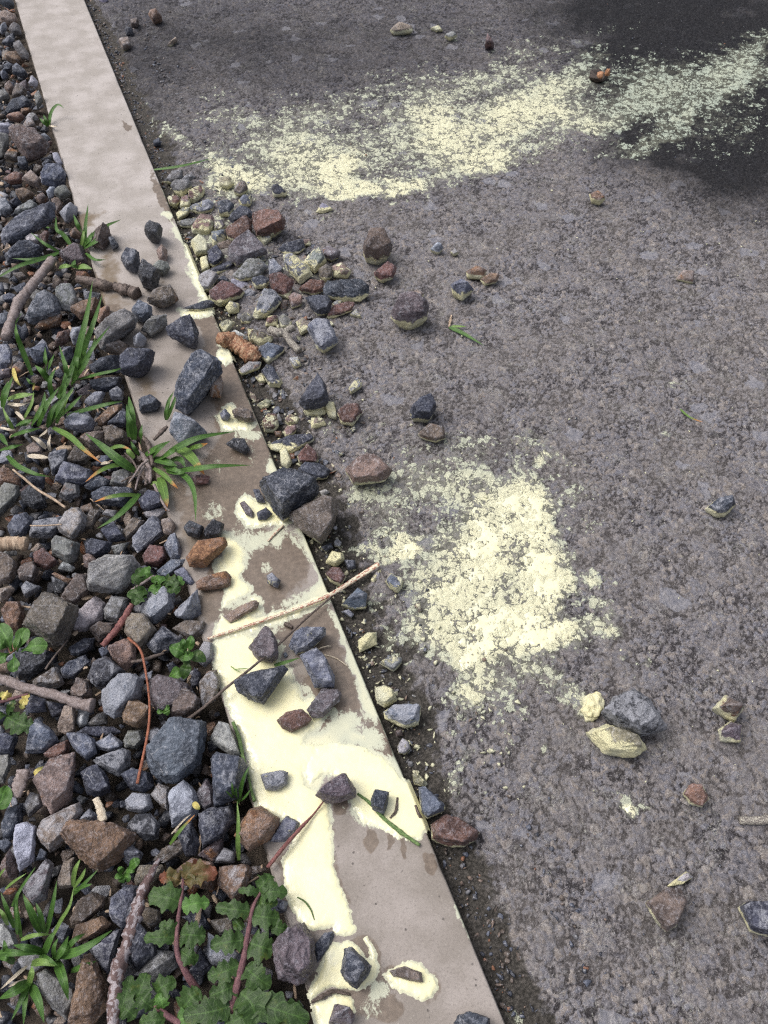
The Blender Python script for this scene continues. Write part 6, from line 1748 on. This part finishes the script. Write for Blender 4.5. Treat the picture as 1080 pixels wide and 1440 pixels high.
stick('stalk', tpt('m', '585,670 620,540 655,400 680,260 705,130 745,50'), [6, 5, 4, 3.2, 2.6, 1.6], M_PURPLE, [.014, .026, .030, .032, .034, .034], 9, .12, parent=w7, z=-.004)
stick('stalk', tpt('m', '190,610 260,670 340,720'), [3, 3.6, 4], M_PURPLE, [.016] * 3, 8, .12, parent=w7, z=-.004)
w8 = plant('grey_sprig', 0, 1105, 'green leaf cut by the left edge above the grass tuft', 'weed', GW)
leaves(w8, 'j', '''
130|.02,.02|-20,310 20,220 40,135|l
''', M_WEED_L, pOval)
# scraps of yellow leaf on the stones
for (tl, s_, w_, lab) in (('k', '495,260 520,290 545,315', 40, 'pale yellow leaf scrap on the lavender stone'), ('j', '262,55 290,25 335,-10', 44, 'pale yellow leaf scrap on the pinkish wedge stone'), ('d', '205,545 290,550 370,560', 34, 'brown dead leaf curled below the large grass tuft')):
    P = tpt(tl, s_); e_ = tag(empty('leaf_scrap', Vector(unproj(*P[1], ground_z(*P[1])))), lab, 'leaf', 'leaf scraps')
    ribbon('leaf', P, w_ / 5.4, M_STRAW if tl == 'd' else M_YELLOW, [.022, .024, .022], e_, 16, .1, pOval, 0, 5, .5)

# ---- the split nut husk on the far road
hx = unproj(845, 112, ROADZ)
nut = tag(empty('nut_husk', Vector(hx)), 'open black nut husk with orange halves on the far road', 'nut')
def blob(name, off, sc_, seed, mat, cutfn=None):
    r_ = np.random.default_rng(seed); P = r_.normal(size=(16, 3)); P /= np.linalg.norm(P, axis=1)[:, None]
    V, T = rockify(P * np.array(sc_), 3, 1.2 * max(sc_), seed)
    if cutfn is not None: V = cutfn(V)
    me = mesh_np(name, V + np.array(off), T, mat, True, dict(along=V[:, 0] * 60, across=V[:, 1] * 60)); return link(name, me, nut)
def bowl(V):
    r = np.hypot(V[:, 0], V[:, 1] + .004); V = V.copy(); V[:, 2] -= np.where(V[:, 2] > 0, .018 * np.exp(-(r / .016) ** 2), 0); return V
blob('husk', (0, .004, .012), (.036, .030, .020), 5, M_HUSK, bowl)
blob('nut_half', (-.013, -.012, .018), (.012, .010, .012), 8, M_KERNEL)
blob('nut_half', (.014, -.006, .020), (.015, .009, .011), 9, M_KERNEL)

# ---- dead straws, leaf crumbs and bark bits caught between the stones
lr_ = np.random.default_rng(321); LV, LF, LN = [], [], 0
for n in range(520):
    x = KX0 - .006 - .42 * lr_.random() ** 1.2; y = -.2 + 3.1 * lr_.random() ** 1.3; a = lr_.random() * 6.28
    L = .006 + .022 * lr_.random() ** 2; w = .0006 + (.0012 if lr_.random() < .7 else .004) * lr_.random()
    d = np.array([math.cos(a), math.sin(a), .35 * lr_.normal()]); s_ = np.array([-math.sin(a), math.cos(a), .3 * lr_.normal()])
    c_ = np.array([x, y, -.016 + .010 * lr_.random()]); h_ = np.array([0, 0, .0012])
    q4 = [c_ - d * L / 2 - s_ * w, c_ - d * L / 2 + s_ * w, c_ + d * L * .1 - s_ * w * 1.3 + h_, c_ + d * L * .1 + s_ * w * 1.2 + h_, c_ + d * L / 2 - s_ * w * .4, c_ + d * L / 2 + s_ * w * .4]
    q4 = q4 + [v - np.array([0, 0, .0008 + w * .3]) for v in q4]
    LV += q4; b = LN; LN += 12
    LF += [(b, b+2, b+3, b+1), (b+2, b+4, b+5, b+3), (b+6, b+7, b+9, b+8), (b+8, b+9, b+11, b+10), (b, b+6, b+8, b+2), (b+2, b+8, b+10, b+4), (b+1, b+3, b+9, b+7), (b+3, b+5, b+11, b+9)]
rv_ = np.repeat(lr_.random(520), 12)
lit = link('plant_litter', mesh_np('plant_litter', np.array(LV), np.array(LF), M_SAWN, False, dict(along=rv_ * 9, across=rv_ * 3)))
lit['kind'] = 'stuff'; lit['label'] = 'dry straw and leaf crumbs caught among the gravel'; lit['category'] = 'plant litter'
